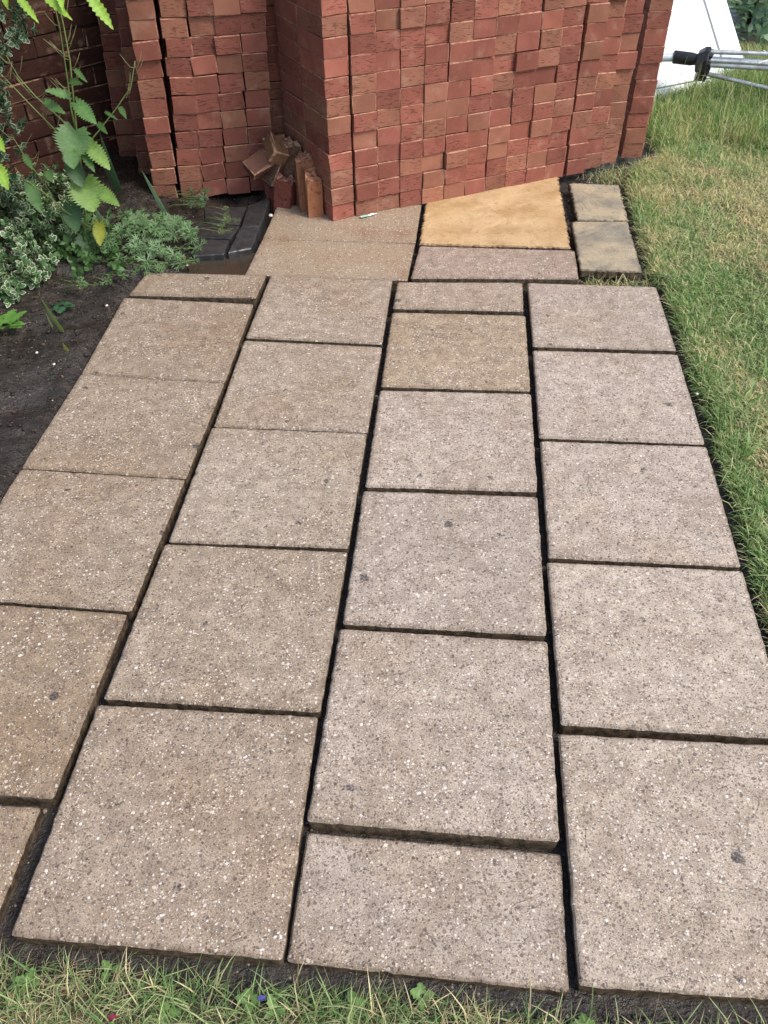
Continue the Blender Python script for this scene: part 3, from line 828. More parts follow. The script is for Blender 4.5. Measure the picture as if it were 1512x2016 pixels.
def toothed_leaf(base, tip, width, heart=0.0, teeth=11, fold=0.25, droop=0.15, col=(0.08, 0.17, 0.04), upv=Vector((0, 0, 1)), roll=0.0, name='leaf'):
    """leaf with serrated margin, folded along its midrib"""
    o_, x, y, z, L = frame(base, tip, upv, roll)
    V = []; F = []; T = []
    n_ = teeth * 2
    for i in range(n_ + 1):
        t = i / n_
        if heart: wprof = (math.sin(math.pi * min(1, t * 0.93 + 0.07)) ** 0.62) * (1 - 0.42 * t) * 1.18
        else: wprof = math.sin(math.pi * (t ** 0.8)) ** 0.8
        wd = width * 0.5 * max(0.02 if 0 < i < n_ else 0.0, wprof)
        tooth = (1.20 if i % 2 else 0.86) if 0 < i < n_ else 1
        curl = -droop * L * t * t
        back = -heart * L * 0.20 * max(0, 1 - t * 3.5)
        mid = o_ + y * (L * t) + z * (curl + 0.01 * L * math.sin(9 * t))
        for s_ in (-1, 0, 1):
            for q_ in ((1.0,) if s_ else (0,)):
                jit_ = random.uniform(0.95, 1.05)
                pt = mid + x * (s_ * wd * tooth * jit_) + z * (abs(s_) * wd * fold) + (y * back * (1 if s_ else 0.0))
                V.append(pt)
                k = (1.08 if i % 2 else 0.88) if s_ else 1.3
                k *= random.uniform(0.93, 1.07)
                T.append(tuple(c * k for c in col))
    for i in range(n_):
        b = i * 3
        F += [[b, b + 1, b + 4, b + 3], [b + 1, b + 2, b + 5, b + 4]]
    # tilt side ribs: slight quilting
    me = mesh_np(name, [tuple(v) for v in V], [np.array(F)], [M_LEAF], tint=np.array(T), smooth=True)
    return me

# ------------------------------------------------------------------ garlic mustard
mus = empty('garlic_mustard', (-1.10, 2.95, 0.0))
meta(mus, 'tall garlic mustard weed with toothed leaves and thin seed pods before the dark wall', 'plant')
mo = Vector(mus.location)
stems = {'main': [(-1.126, 2.95, -0.02), (-1.072, 2.95, 0.174), (-1.044, 2.95, 0.338), (-1.029, 2.95, 0.449), (-1.012, 2.95, 0.554), (-0.991, 2.95, 0.677), (-0.984, 2.95, 0.778), (-0.981, 2.95, 0.90)],
 'second': [(-1.03, 2.95, 0.449), (-1.034, 2.97, 0.53), (-1.024, 2.98, 0.617), (-1.005, 2.97, 0.764), (-0.997, 2.96, 0.9)],
 'left': [(-1.029, 2.95, 0.449), (-1.083, 2.95, 0.515), (-1.134, 2.95, 0.572), (-1.173, 2.95, 0.634), (-1.191, 2.95, 0.697)],
 'left2': [(-1.04, 2.95, 0.42), (-1.084, 2.93, 0.461), (-1.153, 2.92, 0.564), (-1.213, 2.92, 0.65)],
 'right': [(-1.02, 2.95, 0.40), (-1.0, 2.95, 0.418), (-0.951, 2.95, 0.461), (-0.874, 2.95, 0.533), (-0.812, 2.95, 0.598), (-0.782, 2.95, 0.674)],
 'low': [(-1.13, 2.95, 0.0), (-1.147, 2.95, 0.05), (-1.176, 2.95, 0.25), (-1.228, 2.95, 0.375), (-1.25, 2.95, 0.444)],
 'low2': [(-1.05, 2.93, 0.12), (-1.12, 2.90, 0.2), (-1.16, 2.88, 0.27), (-1.21, 2.86, 0.33)]}
gs = (0.20, 0.26, 0.08)
def tinted_tubes(lst, name, col, parent=None, n_=5, mat=M_LEAF):
    mb = MB()
    for pts, r_ in lst: mb.tube(pts, r_, n_)
    v = np.array(mb.v)
    q4 = np.array([f for f in mb.f if len(f) == 4 and True]) if n_ != 4 else np.array([f for f in mb.f])
    fs = [q4]
    oth = [f for f in mb.f if len(f) != 4]
    if oth: fs.append(np.array(oth))
    t = np.array([col] * len(v)) * rng.uniform(0.85, 1.15, (len(v), 1))
    return link(name, mesh_np(name, v, fs, [mat], tint=t, smooth=True), parent)
for k, pts in stems.items():
    pp = [Vector(p) - mo for p in pts]
    n_ = len(pp); r0 = 0.0052 if k == 'main' else 0.0034
    tinted_tubes([(pp, [r0 * (1 - 0.7 * i / (n_ - 1)) for i in range(n_)])], 'stem', gs, mus)
pods = []
for k, pts in stems.items():
    pp = [Vector(p) - mo for p in pts]
    lo = {'main': 4, 'second': 1, 'left': 1, 'left2': 1, 'right': 3, 'low': 2, 'low2': 1}[k]
    for i in range(lo, len(pp) - 1):
        for j in range(4 if k in ('main', 'second') else 3):
            b = pp[i].lerp(pp[i + 1], random.random())
            sx = random.choice((-1, 1))
            d = Vector((sx * random.uniform(0.2, 0.75), random.uniform(-0.3, 0.3), random.uniform(0.3, 0.7))).normalized()
            b2 = b + Vector((sx * 0.012, 0, 0.002))
            ln = random.uniform(0.035, 0.065)
            pods.append(([b, b2, b2 + d * ln * 0.5 + Vector((0, 0, 0.004)), b2 + d * ln + Vector((0, 0, 0.014))], [0.0010, 0.0012, 0.0013, 0.0005]))
po = tinted_tubes(pods, 'seed_pod', (0.24, 0.23, 0.10), mus, 3, M_LEAF); po['kind'] = 'stuff'
MUL = [((-1.013, 2.93, 0.576), (-1.057, 2.86, 0.62), 0.034), ((-0.975, 2.93, 0.657), (-0.928, 2.86, 0.644), 0.017), ((-1.002, 2.93, 0.622), (-0.947, 2.86, 0.638), 0.024),
 ((-0.998, 2.93, 0.555), (-0.929, 2.86, 0.518), 0.048), ((-1.101, 2.93, 0.562), (-1.024, 2.86, 0.551), 0.030), ((-1.025, 2.93, 0.47), (-1.045, 2.86, 0.40), 0.115),
 ((-0.994, 2.93, 0.427), (-0.917, 2.86, 0.37), 0.055), ((-1.021, 2.93, 0.405), (-0.971, 2.86, 0.362), 0.03), ((-1.034, 2.86, 0.421), (-1.025, 2.82, 0.385), 0.053),
 ((-1.041, 2.93, 0.296), (-1.01, 2.86, 0.221), 0.115), ((-1.001, 2.93, 0.274), (-0.917, 2.86, 0.243), 0.048), ((-1.023, 2.93, 0.144), (-1.018, 2.86, 0.095), 0.045),
 ((-1.108, 2.93, 0.211), (-1.089, 2.86, 0.148), 0.075), ((-0.857, 2.93, 0.541), (-0.825, 2.86, 0.534), 0.019), ((-0.942, 2.93, 0.492), (-0.901, 2.86, 0.486), 0.02),
 ((-0.909, 2.93, 0.527), (-0.858, 2.86, 0.53), 0.012), ((-1.232, 2.93, 0.286), (-1.197, 2.86, 0.224), 0.05), ((-1.095, 2.93, 0.086), (-1.094, 2.86, 0.01), 0.066),
 ((-1.013, 2.93, 0.045), (-0.966, 2.86, 0.015), 0.045), ((-1.221, 2.93, 0.391), (-1.18, 2.86, 0.374), 0.024), ((-1.154, 2.93, 0.338), (-1.127, 2.86, 0.33), 0.032),
 ((-1.07, 2.93, 0.36), (-1.03, 2.88, 0.30), 0.06)]
for i, (b, t, w) in enumerate(MUL):
    big = w > 0.04
    g = random.uniform(0.7, 1.1)
    col = (0.10 * g, 0.19 * g, 0.06 * g)
    if i in (9, 10, 6): col = (0.16, 0.26, 0.06)
    if i == 11: col = (0.22, 0.24, 0.03)
    if i in (12, 17, 18, 21): col = (0.05, 0.10, 0.035)
    b_, t_ = Vector(b) - mo, Vector(t) - mo
    me = toothed_leaf(b_, t_, w, heart=1.0 if big else 0.3, teeth=12 if big else 7, fold=0.22, droop=0.12, col=col, upv=Vector((0.1, -0.75, 0.65)), roll=random.uniform(-0.2, 0.2))
    lf = link('leaf', me, mus)

# ------------------------------------------------------------------ branch hanging in from above
br = empty('overhanging_shrub', (-1.35, 2.35, 0.0))
meta(br, 'overhanging shrub with bright yellow-green leaf tips hanging into the top left corner', 'shrub')
bo = Vector(br.location)
tinted_tubes([([Vector((0, 0, -0.03)), Vector((0.02, 0.03, 0.5)), Vector((0.08, 0.08, 0.95)), Vector((0.25, 0.12, 1.12)), Vector((0.48, 0.15, 1.03)), Vector((0.60, 0.15, 0.95))], [0.012, 0.010, 0.008, 0.006, 0.004, 0.002]),
              ([Vector((0.01, 0.01, 0.3)), Vector((-0.05, 0.1, 0.7)), Vector((-0.1, 0.2, 1.2))], [0.009, 0.006, 0.003]),
              ([Vector((0.02, 0.03, 0.45)), Vector((0.12, 0.08, 0.62)), Vector((0.22, 0.12, 0.62))], [0.006, 0.004, 0.002])], 'branch', (0.09, 0.08, 0.04), br)
OV = [((-0.754, 2.5, 0.954), (-0.69, 2.45, 0.884), 0.030), ((-0.941, 2.5, 0.959), (-0.881, 2.45, 0.901), 0.020), ((-0.875, 2.5, 0.958), (-0.793, 2.45, 0.907), 0.022),
      ((-0.825, 2.5, 0.960), (-0.81, 2.45, 0.928), 0.018), ((-0.97, 2.5, 0.959), (-0.951, 2.45, 0.932), 0.016), ((-1.112, 2.5, 0.604), (-1.075, 2.45, 0.575), 0.026), ((-1.135, 2.5, 0.525), (-1.100, 2.45, 0.466), 0.042)]
for b, t, w in OV:
    link('leaf', toothed_leaf(Vector(b) - bo, Vector(t) - bo, w, teeth=8, fold=0.35, droop=0.1, col=(0.22, 0.36, 0.045), upv=Vector((0.3, -0.7, 0.6)), roll=random.uniform(-0.4, 0.4)), br)
for k in range(90):      # the rest of its crown, out of frame above and to the left
    b = Vector((random.uniform(-0.35, 0.55), random.uniform(-0.15, 0.35), random.uniform(0.98, 1.45)))
    if b.x < 0.05: b.z = random.uniform(0.5, 1.4)
    t = b + Vector((random.uniform(-0.05, 0.05), random.uniform(-0.05, 0.05), random.uniform(-0.07, -0.01)))
    if b.x > -0.05 and t.z < 0.985: continue
    link('leaf', toothed_leaf(b, t, random.uniform(0.02, 0.035), teeth=5, fold=0.3, col=(0.13, 0.24, 0.045), roll=random.uniform(-1, 1)), br)

# ------------------------------------------------------------------ variegated shrubs
CROWN = True
def oval_leaves(P, D, Nv, Lg, Wd, cA, cB=None):
    """many small oval leaves; with cB given, a pale margin ring round a green middle"""
    n_ = len(P)
    X = np.cross(D, Nv); X /= np.linalg.norm(X, axis=1, keepdims=True) + 1e-9
    Z = np.cross(X, D)
    prof = [(0.0, 0.0), (0.25, 0.8), (0.55, 1.0), (0.82, 0.62), (1.0, 0.0)]
    outer = []
    for t, w in prof: outer.append((t, w))
    for t, w in prof[-2:0:-1]: outer.append((t, -w))
    rings = [outer, [(0.10 + 0.78 * t, w * 0.6) for t, w in outer]] if cB is not None else [outer]
    V = []; T = []
    for ri, rg in enumerate(rings):
        for t, w in rg:
            h = 0.12 * abs(w) - 0.10 * t * t
            V.append(P + D * (Lg * t)[:, None] + X * (Wd * 0.5 * w)[:, None] + Z * (Lg * h)[:, None])
            T.append(cB if (cB is not None and ri == 0) else cA)
    if cB is not None:
        for t, w in rings[1]:
            V.append(P + D * (Lg * t)[:, None] + X * (Wd * 0.5 * w)[:, None] + Z * (Lg * (0.12 * abs(w) - 0.10 * t * t + 0.004))[:, None]); T.append(cA)
    V = np.stack(V, 1); T = np.stack(T, 1)
    k = len(outer); nv = V.shape[1]
    fl = []
    b = (np.arange(n_) * nv)[:, None]
    if cB is None:
        fl.append(b + np.arange(k)[None, :])
    else:
        for i in range(k):
            j = (i + 1) % k
            fl.append(b + np.array([[i, j, k + j, k + i]]))
        fl4 = np.concatenate(fl); fl = [fl4, b + (2 * k + np.arange(k))[None, :]]
    return V.reshape(-1, 3), fl, T.reshape(-1, 3)

def shrub_mass(name, origin, blobs, nsprig, leaf, cA, cB, label, cat, seed, per=5, colj=0.2):
    r = np.random.default_rng(seed)
    root = empty(name, origin); meta(root, label, cat)
    P = []; D = []; Nn_ = []; stems_ = []
    wts = np.array([b[3] * b[4] * b[5] for b in blobs]) ** 0.7; wts /= wts.sum()
    for s in range(nsprig):
        bl = blobs[r.choice(len(blobs), p=wts)]
        d = r.normal(size=3); d /= np.linalg.norm(d)
        rad = r.uniform(0.55, 1.0) ** 0.6
        c = np.array(bl[:3]) + d * np.array(bl[3:6]) * rad
        if c[2] < 0.01: c[2] = r.uniform(0.01, 0.06)
        g = d * np.array([1, 1, 0.6]) + np.array([0, -0.1, 0.5]) + r.normal(size=3) * 0.35; g /= np.linalg.norm(g)
        stems_.append(([Vector(c - g * 0.06), Vector(c - g * 0.02), Vector(c)], [0.0016, 0.0012, 0.0008]))
        a0 = r.uniform(0, 6.28)
        ref = np.cross(g, [0.3, 0.2, 0.9]); ref /= np.linalg.norm(ref); ref2 = np.cross(g, ref)
        for lvl in range(2):
            for k in range(per if lvl == 0 else max(2, per - 2)):
                a = a0 + 6.28 * k / per + lvl * 0.6 + r.normal() * 0.2
                out = ref * math.cos(a) + ref2 * math.sin(a)
                dd = out * (0.9 if lvl else 0.6) + g * (0.3 if lvl else 0.75) + r.normal(size=3) * 0.15; dd /= np.linalg.norm(dd)
                P.append(c - g * 0.018 * lvl); D.append(dd); Nn_.append(g)
    P = np.array(P); D = np.array(D); Nn_ = np.array(Nn_); m_ = len(P)
    Lg = r.uniform(0.7, 1.15, m_) * leaf; Wd = Lg * r.uniform(0.5, 0.66, m_)
    jit = r.uniform(1 - colj, 1 + colj, (m_, 1))
    A_ = np.array(cA)[None, :] * jit
    B_ = None if cB is None else np.array(cB)[None, :] * r.uniform(0.8, 1.1, (m_, 1))
    if cB is not None:                       # some leaves all green
        gm = r.random(m_) < 0.3; B_[gm] = A_[gm] * 1.1
    V, F, T = oval_leaves(P, D, Nn_, Lg, Wd, A_, B_)
    me = mesh_np('foliage', V, F, [M_LEAF], tint=T)
    o = link('foliage', me, root); o['kind'] = 'stuff'
    st = tinted_tubes(stems_, 'twig', (0.08, 0.07, 0.04), root, 3); st['kind'] = 'stuff'
    return root

shrub_mass('variegated_shrub', (-1.45, 3.05, 0.0),
    [(0.0, 0.0, 0.08, 0.22, 0.22, 0.16), (0.12, -0.2, 0.05, 0.16, 0.2, 0.12), (-0.15, 0.15, 0.14, 0.2, 0.2, 0.2), (0.22, 0.05, 0.02, 0.14, 0.16, 0.12), (-0.05, -0.38, 0.02, 0.16, 0.14, 0.10), (0.12, -0.34, 0.03, 0.14, 0.14, 0.10), (-0.35, -0.1, 0.05, 0.2, 0.25, 0.2), (0.1, 0.28, 0.06, 0.18, 0.15, 0.13)],
    1000, 0.029, (0.07, 0.15, 0.05), (0.80, 0.84, 0.60), 'low mound of variegated euonymus, green leaves edged with cream, in the flower bed', 'shrub', 5)
shrub_mass('climbing_shrub', (-1.42, 3.08, 0.0),
    [(0.02, 0.02, 0.35, 0.12, 0.18, 0.25), (0.0, 0.05, 0.65, 0.16, 0.2, 0.2), (0.16, 0.1, 0.75, 0.12, 0.12, 0.1), (-0.12, -0.1, 0.9, 0.25, 0.25, 0.2), (-0.2, -0.1, 0.4, 0.2, 0.25, 0.35)],
    620, 0.026, (0.035, 0.08, 0.035), (0.45, 0.50, 0.36), 'dark small-leaved euonymus climbing at the left edge in front of the wall', 'shrub', 9)

# crown of the overhanging shrub, above the top of the picture: enlarged to shade the wall and the bed
r = np.random.default_rng(91)
n_ = 9500
P = np.stack([r.uniform(-2.4, -0.55, n_), r.uniform(2.5, 4.1, n_), r.uniform(1.45, 2.5, n_)], 1)
k = ((P[:, 0] + 1.5) / 0.95) ** 2 + ((P[:, 1] - 3.3) / 0.8) ** 2 + ((P[:, 2] - 1.95) / 0.5) ** 2 < 1.0 + 0.3 * nfbm(P[:, 0], P[:, 1], 3, 5, 3)
P = P[k]; n_ = len(P)
D = r.normal(size=(n_, 3)) * [1, 1, 0.5] + [0, 0, -0.3]; D /= np.linalg.norm(D, axis=1, keepdims=True)
Nv = r.normal(size=(n_, 3)) * 0.4 + [0, 0, 1]; Nv /= np.linalg.norm(Nv, axis=1, keepdims=True)
Lg = r.uniform(0.06, 0.10, n_)
V, F, T = oval_leaves(P - np.array(br.location), D, Nv, Lg, Lg * 0.55, np.array([[0.09, 0.17, 0.04]]) * r.uniform(0.7, 1.2, (n_, 1)))
fo = link('crown', mesh_np('crown', V, F, [M_LEAF], tint=T), br); fo['kind'] = 'stuff'
bo = Vector(br.location); st = []
for a_ in ((-1.9, 3.0, 1.8), (-1.3, 3.5, 1.9), (-1.6, 3.2, 2.2), (-1.0, 3.1, 1.8), (-1.5, 2.8, 1.7)):
    t_ = Vector(a_) - bo
    st.append(([Vector((-0.1, 0.2, 1.15)), Vector((-0.1, 0.2, 1.15)).lerp(t_, 0.5) + Vector((0, 0, 0.1)), t_], [0.014, 0.010, 0.004]))
tinted_tubes(st, 'branch', (0.09, 0.08, 0.04), br, 6)

shrub_mass('undergrowth', (-1.12, 2.98, 0.0),
    [(0.0, 0.0, 0.04, 0.14, 0.16, 0.08), (0.08, -0.15, 0.02, 0.12, 0.10, 0.05), (-0.1, 0.12, 0.05, 0.12, 0.14, 0.1), (0.06, 0.16, 0.03, 0.16, 0.1, 0.05)],
    150, 0.030, (0.075, 0.15, 0.045), None, 'dark green leafy undergrowth around the foot of the tall toothed weed', 'plant', 17, per=4)
# cut-leaved sprawling plant (tufts of narrow lobes on thin stems)
def feathery(name, origin, spots, label, seed, col=(0.15, 0.25, 0.11), size=0.042):
    r = np.random.default_rng(seed)
    root = empty(name, origin); meta(root, label, 'plant')
    P = []; D = []; Nn_ = []; L_ = []; W_ = []; st = []
    o0 = np.array(origin)
    for (x, y, z) in spots:
        c = np.array([x, y, z]) - o0
        b = np.array([c[0] - r.uniform(0.06, 0.16), c[1] + r.uniform(-0.02, 0.05), 0.01])
        st.append(([Vector(b), Vector((b + c) / 2 + np.array([0, 0, 0.014])), Vector(c)], [0.0016, 0.0014, 0.0011]))
        k = r.integers(6, 10); a0 = r.uniform(0, 6.28)
        upn = np.array([r.normal() * 0.4, -0.4 + r.normal() * 0.3, 1.0]); upn /= np.linalg.norm(upn)
        e1 = np.cross(upn, [1, 0, 0.1]); e1 /= np.linalg.norm(e1); e2 = np.cross(upn, e1)
        for i in range(k):
            a = a0 + 6.28 * i / k + r.normal() * 0.15
            d = e1 * math.cos(a) + e2 * math.sin(a) + upn * r.uniform(0.0, 0.5); d /= np.linalg.norm(d)
            ln = size * r.uniform(0.6, 1.1)
            P.append(c); D.append(d); Nn_.append(upn); L_.append(ln); W_.append(ln * 0.12)
            for s_ in (-1, 1):
                side_ = np.cross(d, upn) * s_
                d2_ = d + side_ * 0.7; d2_ /= np.linalg.norm(d2_)
                P.append(c + d * ln * 0.45); D.append(d2_); Nn_.append(upn); L_.append(ln * 0.5); W_.append(ln * 0.09)
    m_ = len(P)
    A_ = np.array(col)[None, :] * r.uniform(0.7, 1.25, (m_, 1))
    V, F, T = oval_leaves(np.array(P), np.array(D), np.array(Nn_), np.array(L_), np.array(W_), A_)
    fo = link('foliage', mesh_np('foliage', V, F, [M_LEAF], tint=T), root); fo['kind'] = 'stuff'
    s_ = tinted_tubes(st, 'stem', (0.16, 0.2, 0.08), root, 3); s_['kind'] = 'stuff'
    return root
r = np.random.default_rng(4)
sp_ = []
while len(sp_) < 95:
    x = r.uniform(-1.16, -0.66); y = r.uniform(2.68, 3.32)
    u = (x + 0.93) / 0.25; v = (y - 3.02) / 0.20
    rr = u * u + v * v + 0.9 * u * v * 0.3
    if rr < 1.0 + 0.2 * r.normal(): sp_.append((x, y, max(0.012, 0.06 * (1 - rr) + r.uniform(0.0, 0.05))))
feathery('feathery_plant', (-0.95, 3.03, 0.0), sp_, 'sprawling grey-green plant with finely cut leaves spilling towards the puddle', 3)
sp_ = [(-1.10 + 0.03 * i + r.normal() * 0.015, 2.66 + 0.018 * i + r.normal() * 0.02, 0.02 + abs(r.normal()) * 0.012) for i in range(14)]
feathery('feathery_plant', (-1.0, 2.70, 0.0), sp_, 'single trailing stem of cut-leaved plant lying on bare soil near the left slabs', 8, (0.12, 0.21, 0.07), 0.028)
sp_ = [(-0.74 + r.normal() * 0.035, 3.36 + r.normal() * 0.05, 0.045 + abs(r.normal()) * 0.008) for i in range(18)]
feathery('feathery_plant', (-0.74, 3.36, 0.02), sp_, 'small ragged weeds growing at the foot of the left brick stack', 12, (0.07, 0.13, 0.05), 0.024)
sp_ = [(-0.60 + r.normal() * 0.02, 3.17 + r.normal() * 0.05, 0.04 + abs(r.normal()) * 0.006) for i in range(10)]
feathery('feathery_plant', (-0.60, 3.17, 0.02), sp_, 'tiny weed sprouting between the black pavers', 15, (0.12, 0.17, 0.06), 0.02)

# sword leaves
def sword(name, label, blades, parent_loc):
    root = empty(name, parent_loc); meta(root, label, 'plant')
    o0 = Vector(parent_loc)
    for (b, t, w, bend, col) in blades:
        b, t = Vector(b) - o0, Vector(t) - o0
        V = []; T = []; F = []
        n_ = 10
        d = (t - b); L = d.length; dn = d.normalized()
        x = dn.cross(Vector((0, -1, 0.25))).normalized(); z = x.cross(dn)
        for i in range(n_ + 1):
            s = i / n_
            wd = w * 0.5 * (1 - 0.1 * s) * (1 - s ** 3.2) + 0.0003
            mid = b + d * s + z * (bend * L * math.sin(math.pi * s))
            for k, q_ in enumerate((-1, -0.35, 0.35, 1)):
                V.append(mid + x * (wd * q_) + z * (0.10 * wd * (1 - abs(q_))))
                kk = (0.8 if abs(q_) < 0.5 else 1.1) * random.uniform(0.95, 1.05)
                T.append([c * kk for c in col])
        for i in range(n_):
            for k in range(3): F.append([i * 4 + k, i * 4 + k + 1, i * 4 + k + 5, i * 4 + k + 4])
        link('leaf', mesh_np('leaf', [tuple(v) for v in V], [np.array(F)], [M_LEAF], tint=np.array(T), smooth=True), root)
    return root
sword('iris', 'pair of dark sword-shaped iris leaves rising in the shade beside the left stack',
      [((-1.093, 3.492, 0.0), (-1.108, 3.44, 0.29), 0.026, 0.04, (0.05, 0.10, 0.045)), ((-1.10, 3.50, 0.0), (-1.145, 3.46, 0.20), 0.022, -0.03, (0.04, 0.08, 0.035)), ((-1.09, 3.49, 0.0), (-1.06, 3.48, 0.03), 0.012, 0, (0.12, 0.12, 0.04))], (-1.095, 3.495, 0.0))
sword('iris', 'single narrow pale green sword leaf against the foot of the left stack', [((-0.859, 3.283, 0.0), (-0.925, 3.27, 0.205), 0.017, 0.02, (0.14, 0.24, 0.13))], (-0.859, 3.283, 0.0))
sword('iris', 'broad blue-green sword leaf standing among the cut-leaved plants', [((-1.01, 3.024, 0.0), (-1.05, 2.99, 0.19), 0.034, 0.05, (0.13, 0.22, 0.11))], (-1.01, 3.024, 0.0))
sword('shoot', 'thin green shoot leaning out of the bare soil by the left slabs', [((-1.06, 2.425, 0.0), (-1.095, 2.42, 0.13), 0.011, 0.02, (0.13, 0.19, 0.05)), ((-1.10, 2.45, 0.0), (-1.13, 2.50, 0.03), 0.006, 0.02, (0.16, 0.2, 0.05))], (-1.06, 2.425, 0.0))
sword('shoot', 'short yellow-green stub of a shoot in the bare soil', [((-1.013, 2.312, -0.01), (-1.02, 2.305, 0.03), 0.010, 0.02, (0.26, 0.27, 0.05))], (-1.013, 2.312, 0.0))
# small leafy weeds in the bed
def rosette(name, loc, n_, ln, wd, col, label, upz=0.5, teeth=5, group=None, heart=0.4):
    root = empty(name, loc); meta(root, label, 'plant', group)
    for k in range(n_):
        a = 6.28 * k / n_ + random.uniform(-0.4, 0.4)
        b = Vector((math.cos(a), math.sin(a), 0)) * ln * 0.2 + Vector((0, 0, ln * 0.25))
        t = Vector((math.cos(a), math.sin(a), 0)) * ln * random.uniform(0.8, 1.1) + Vector((0, 0, ln * upz * random.uniform(0.3, 1)))
        g = random.uniform(0.8, 1.2)
        link('leaf', toothed_leaf(b, t, wd * random.uniform(0.8, 1.1), heart=heart, teeth=teeth, fold=0.2, droop=0.2, col=tuple(c * g for c in col)), root)
    return root
rosette('leafy_weed', (-1.25, 2.44, 0.0), 9, 0.07, 0.045, (0.10, 0.22, 0.04), 'bright green leafy weed at the left edge of the picture', 0.9)
rosette('leafy_weed', (-1.106, 2.585, -0.005), 5, 0.04, 0.04, (0.04, 0.10, 0.045), 'round dark green leaf cluster on the soil in front of the trailing stem', 0.2)
for i, (x, y) in enumerate([(-0.584, 0.455), (-0.459, 0.474), (-0.226, 0.425), (-0.183, 0.410), (0.05, 0.43), (-0.349, 0.405), (0.30, 0.385), (-0.06, 0.42)]):
    lab = ['broad-leaved weed under the corner of the second slab column', 'small upright weed left of the middle in the front grass', 'pale broad leaf weed just left of the second joint', 'three-leaved clover right of the broad leaf weed',
           'low clover in the front grass before the half slab', 'small weed at the very bottom of the picture', 'clover near the foot of the last joint', 'small green weed below the half slab corner'][i]
    rosette('lawn_weed', (x, y, ground_z(x, y) + 0.005), 3 if i % 2 else 4, 0.020, 0.016, (0.15, 0.25, 0.07), lab, 0.8, 3, 'broad-leaved weeds in the front grass', 0.8)

# ------------------------------------------------------------------ grass
GA = np.array([0.22, 0.33, 0.12]); GB = np.array([0.40, 0.47, 0.21]); GC = np.array([0.68, 0.57, 0.33]); GD = np.array([0.11, 0.22, 0.06])
def grass(name, X, Y, Z, L, lean_d, lean_a, wd, dry, seed, curl=0.6):
    r = np.random.default_rng(seed); n_ = len(X)
    az = lean_a + r.normal(0, 1.7, n_)
    dx, dy = np.cos(az), np.sin(az)
    px, py = -dy, dx
    # random facing for the blade width
    ph = r.uniform(0, np.pi, n_); wx, wy = np.cos(ph), np.sin(ph)
    pts = []
    S = [0.0, 0.4, 0.75, 1.0]
    lean_ = np.clip(lean_d + r.normal(0, 0.28, n_), 0.05, 1.45)
    for s in S:
        ang = lean_ * (1 - curl + curl * 1.6 * s)
        hor = L * s * np.sin(np.clip(ang, 0, 1.6)); ver = L * s * np.cos(np.clip(ang, 0, 1.6))
        pts.append(np.stack([X + dx * hor, Y + dy * hor, Z + ver], 1))
    V = np.zeros((n_, 7, 3))
    for k, s in enumerate(S[:3]):
        w_ = wd * (1, 0.85, 0.55)[k] * 0.5
        o_ = np.stack([wx * w_, wy * w_, np.zeros(n_)], 1)
        V[:, 2 * k] = pts[k] - o_; V[:, 2 * k + 1] = pts[k] + o_
    V[:, 6] = pts[3]
    b = (np.arange(n_) * 7)[:, None]
    quads = np.concatenate([b + np.array([[0, 1, 3, 2]]), b + np.array([[2, 3, 5, 4]])])
    tris = b + np.array([[4, 5, 6]])
    t = r.random((n_, 1))
    c = np.where(t < 0.35, GA, np.where(t < 0.75, GB, GD))
    isdry = r.random(n_) < dry
    c = np.where(isdry[:, None], GC * r.uniform(0.5, 1.2, (n_, 1)), c) * r.uniform(0.75, 1.25, (n_, 1))
    T = np.repeat(c[:, None, :], 7, 1); T[:, 6] *= 1.15
    me = mesh_np(name, V.reshape(-1, 3), [quads, tris], [M_GRASS], tint=T.reshape(-1, 3))
    return link(name, me)

def gz_arr(X, Y):
    i = np.clip(np.round((Y + 0.6) / 0.016).astype(int), 0, ny - 1); j = np.clip(np.round((X + 3.0) / 0.016).astype(int), 0, nx - 1)
    return ZZ[i, j]
def exf(Y): return np.where(Y > 3.88, 1.3, np.interp(Y, [p[1] for p in EDGE_R], [p[0] for p in EDGE_R]))
r = np.random.default_rng(20)
def lawn_pts(n_, x1=2.9, y0=-0.3, y1=5.2):
    # denser near, where it is seen large
    Y = r.uniform(y0, y1, n_); X = exf(Y) + (x1 - exf(Y)) * r.random(n_) ** 1.5
    k = (X > exf(Y) + 0.012 + 0.03 * np.clip(nfbm(X, Y, 16, 77, 3) + 0.15, 0, 1)); return X[k], Y[k]
X, Y = lawn_pts(270000)
dn = nfbm(X, Y, 2.2, 61, 3); dn2 = nfbm(X, Y, 9, 66, 3)
tall = sstep(3.75, 4.3, Y + 0.15 * (X - 1.3) + 0.25 * nfbm(X, Y, 3, 13, 3)) 
near = np.exp(-((X - exf(Y)) / 0.12) ** 2)
dry = np.clip(0.44 + 0.95 * dn + 0.6 * dn2 + 0.25 * sstep(2.6, 3.3, Y) * (1 - tall) + 0.25 * np.exp(-((Y - 3.45) / 0.35) ** 2) - 0.30 * near - 0.65 * tall, 0.04, 0.9)
rise = sstep(1.55, 2.1, X)
L = (0.020 + 0.016 * r.random(len(X))) * (1 + 0.35 * near) * (1 - tall) + tall * r.uniform(0.05, 0.10, len(X)) * (1 + 0.7 * rise)
lean_ = np.where(tall > 0.5, 0.6, 1.0 - 0.25 * near)
thin = r.random(len(X)) < np.where(tall > 0.5, 0.75, 1.0)
X, Y, L, lean_, dry, tall = X[thin], Y[thin], L[thin], lean_[thin], dry[thin], tall[thin]
o = grass('lawn_grass', X, Y, gz_arr(X, Y), L, lean_, 2.6 + 2.0 * nfbm(X, Y, 3, 91, 2), np.where(tall > 0.5, 0.0042, 0.0030), dry, 31)
meta(o, 'lawn grass, green by the slabs and straw-yellow in patches, longer at the back', 'grass', kind='stuff')
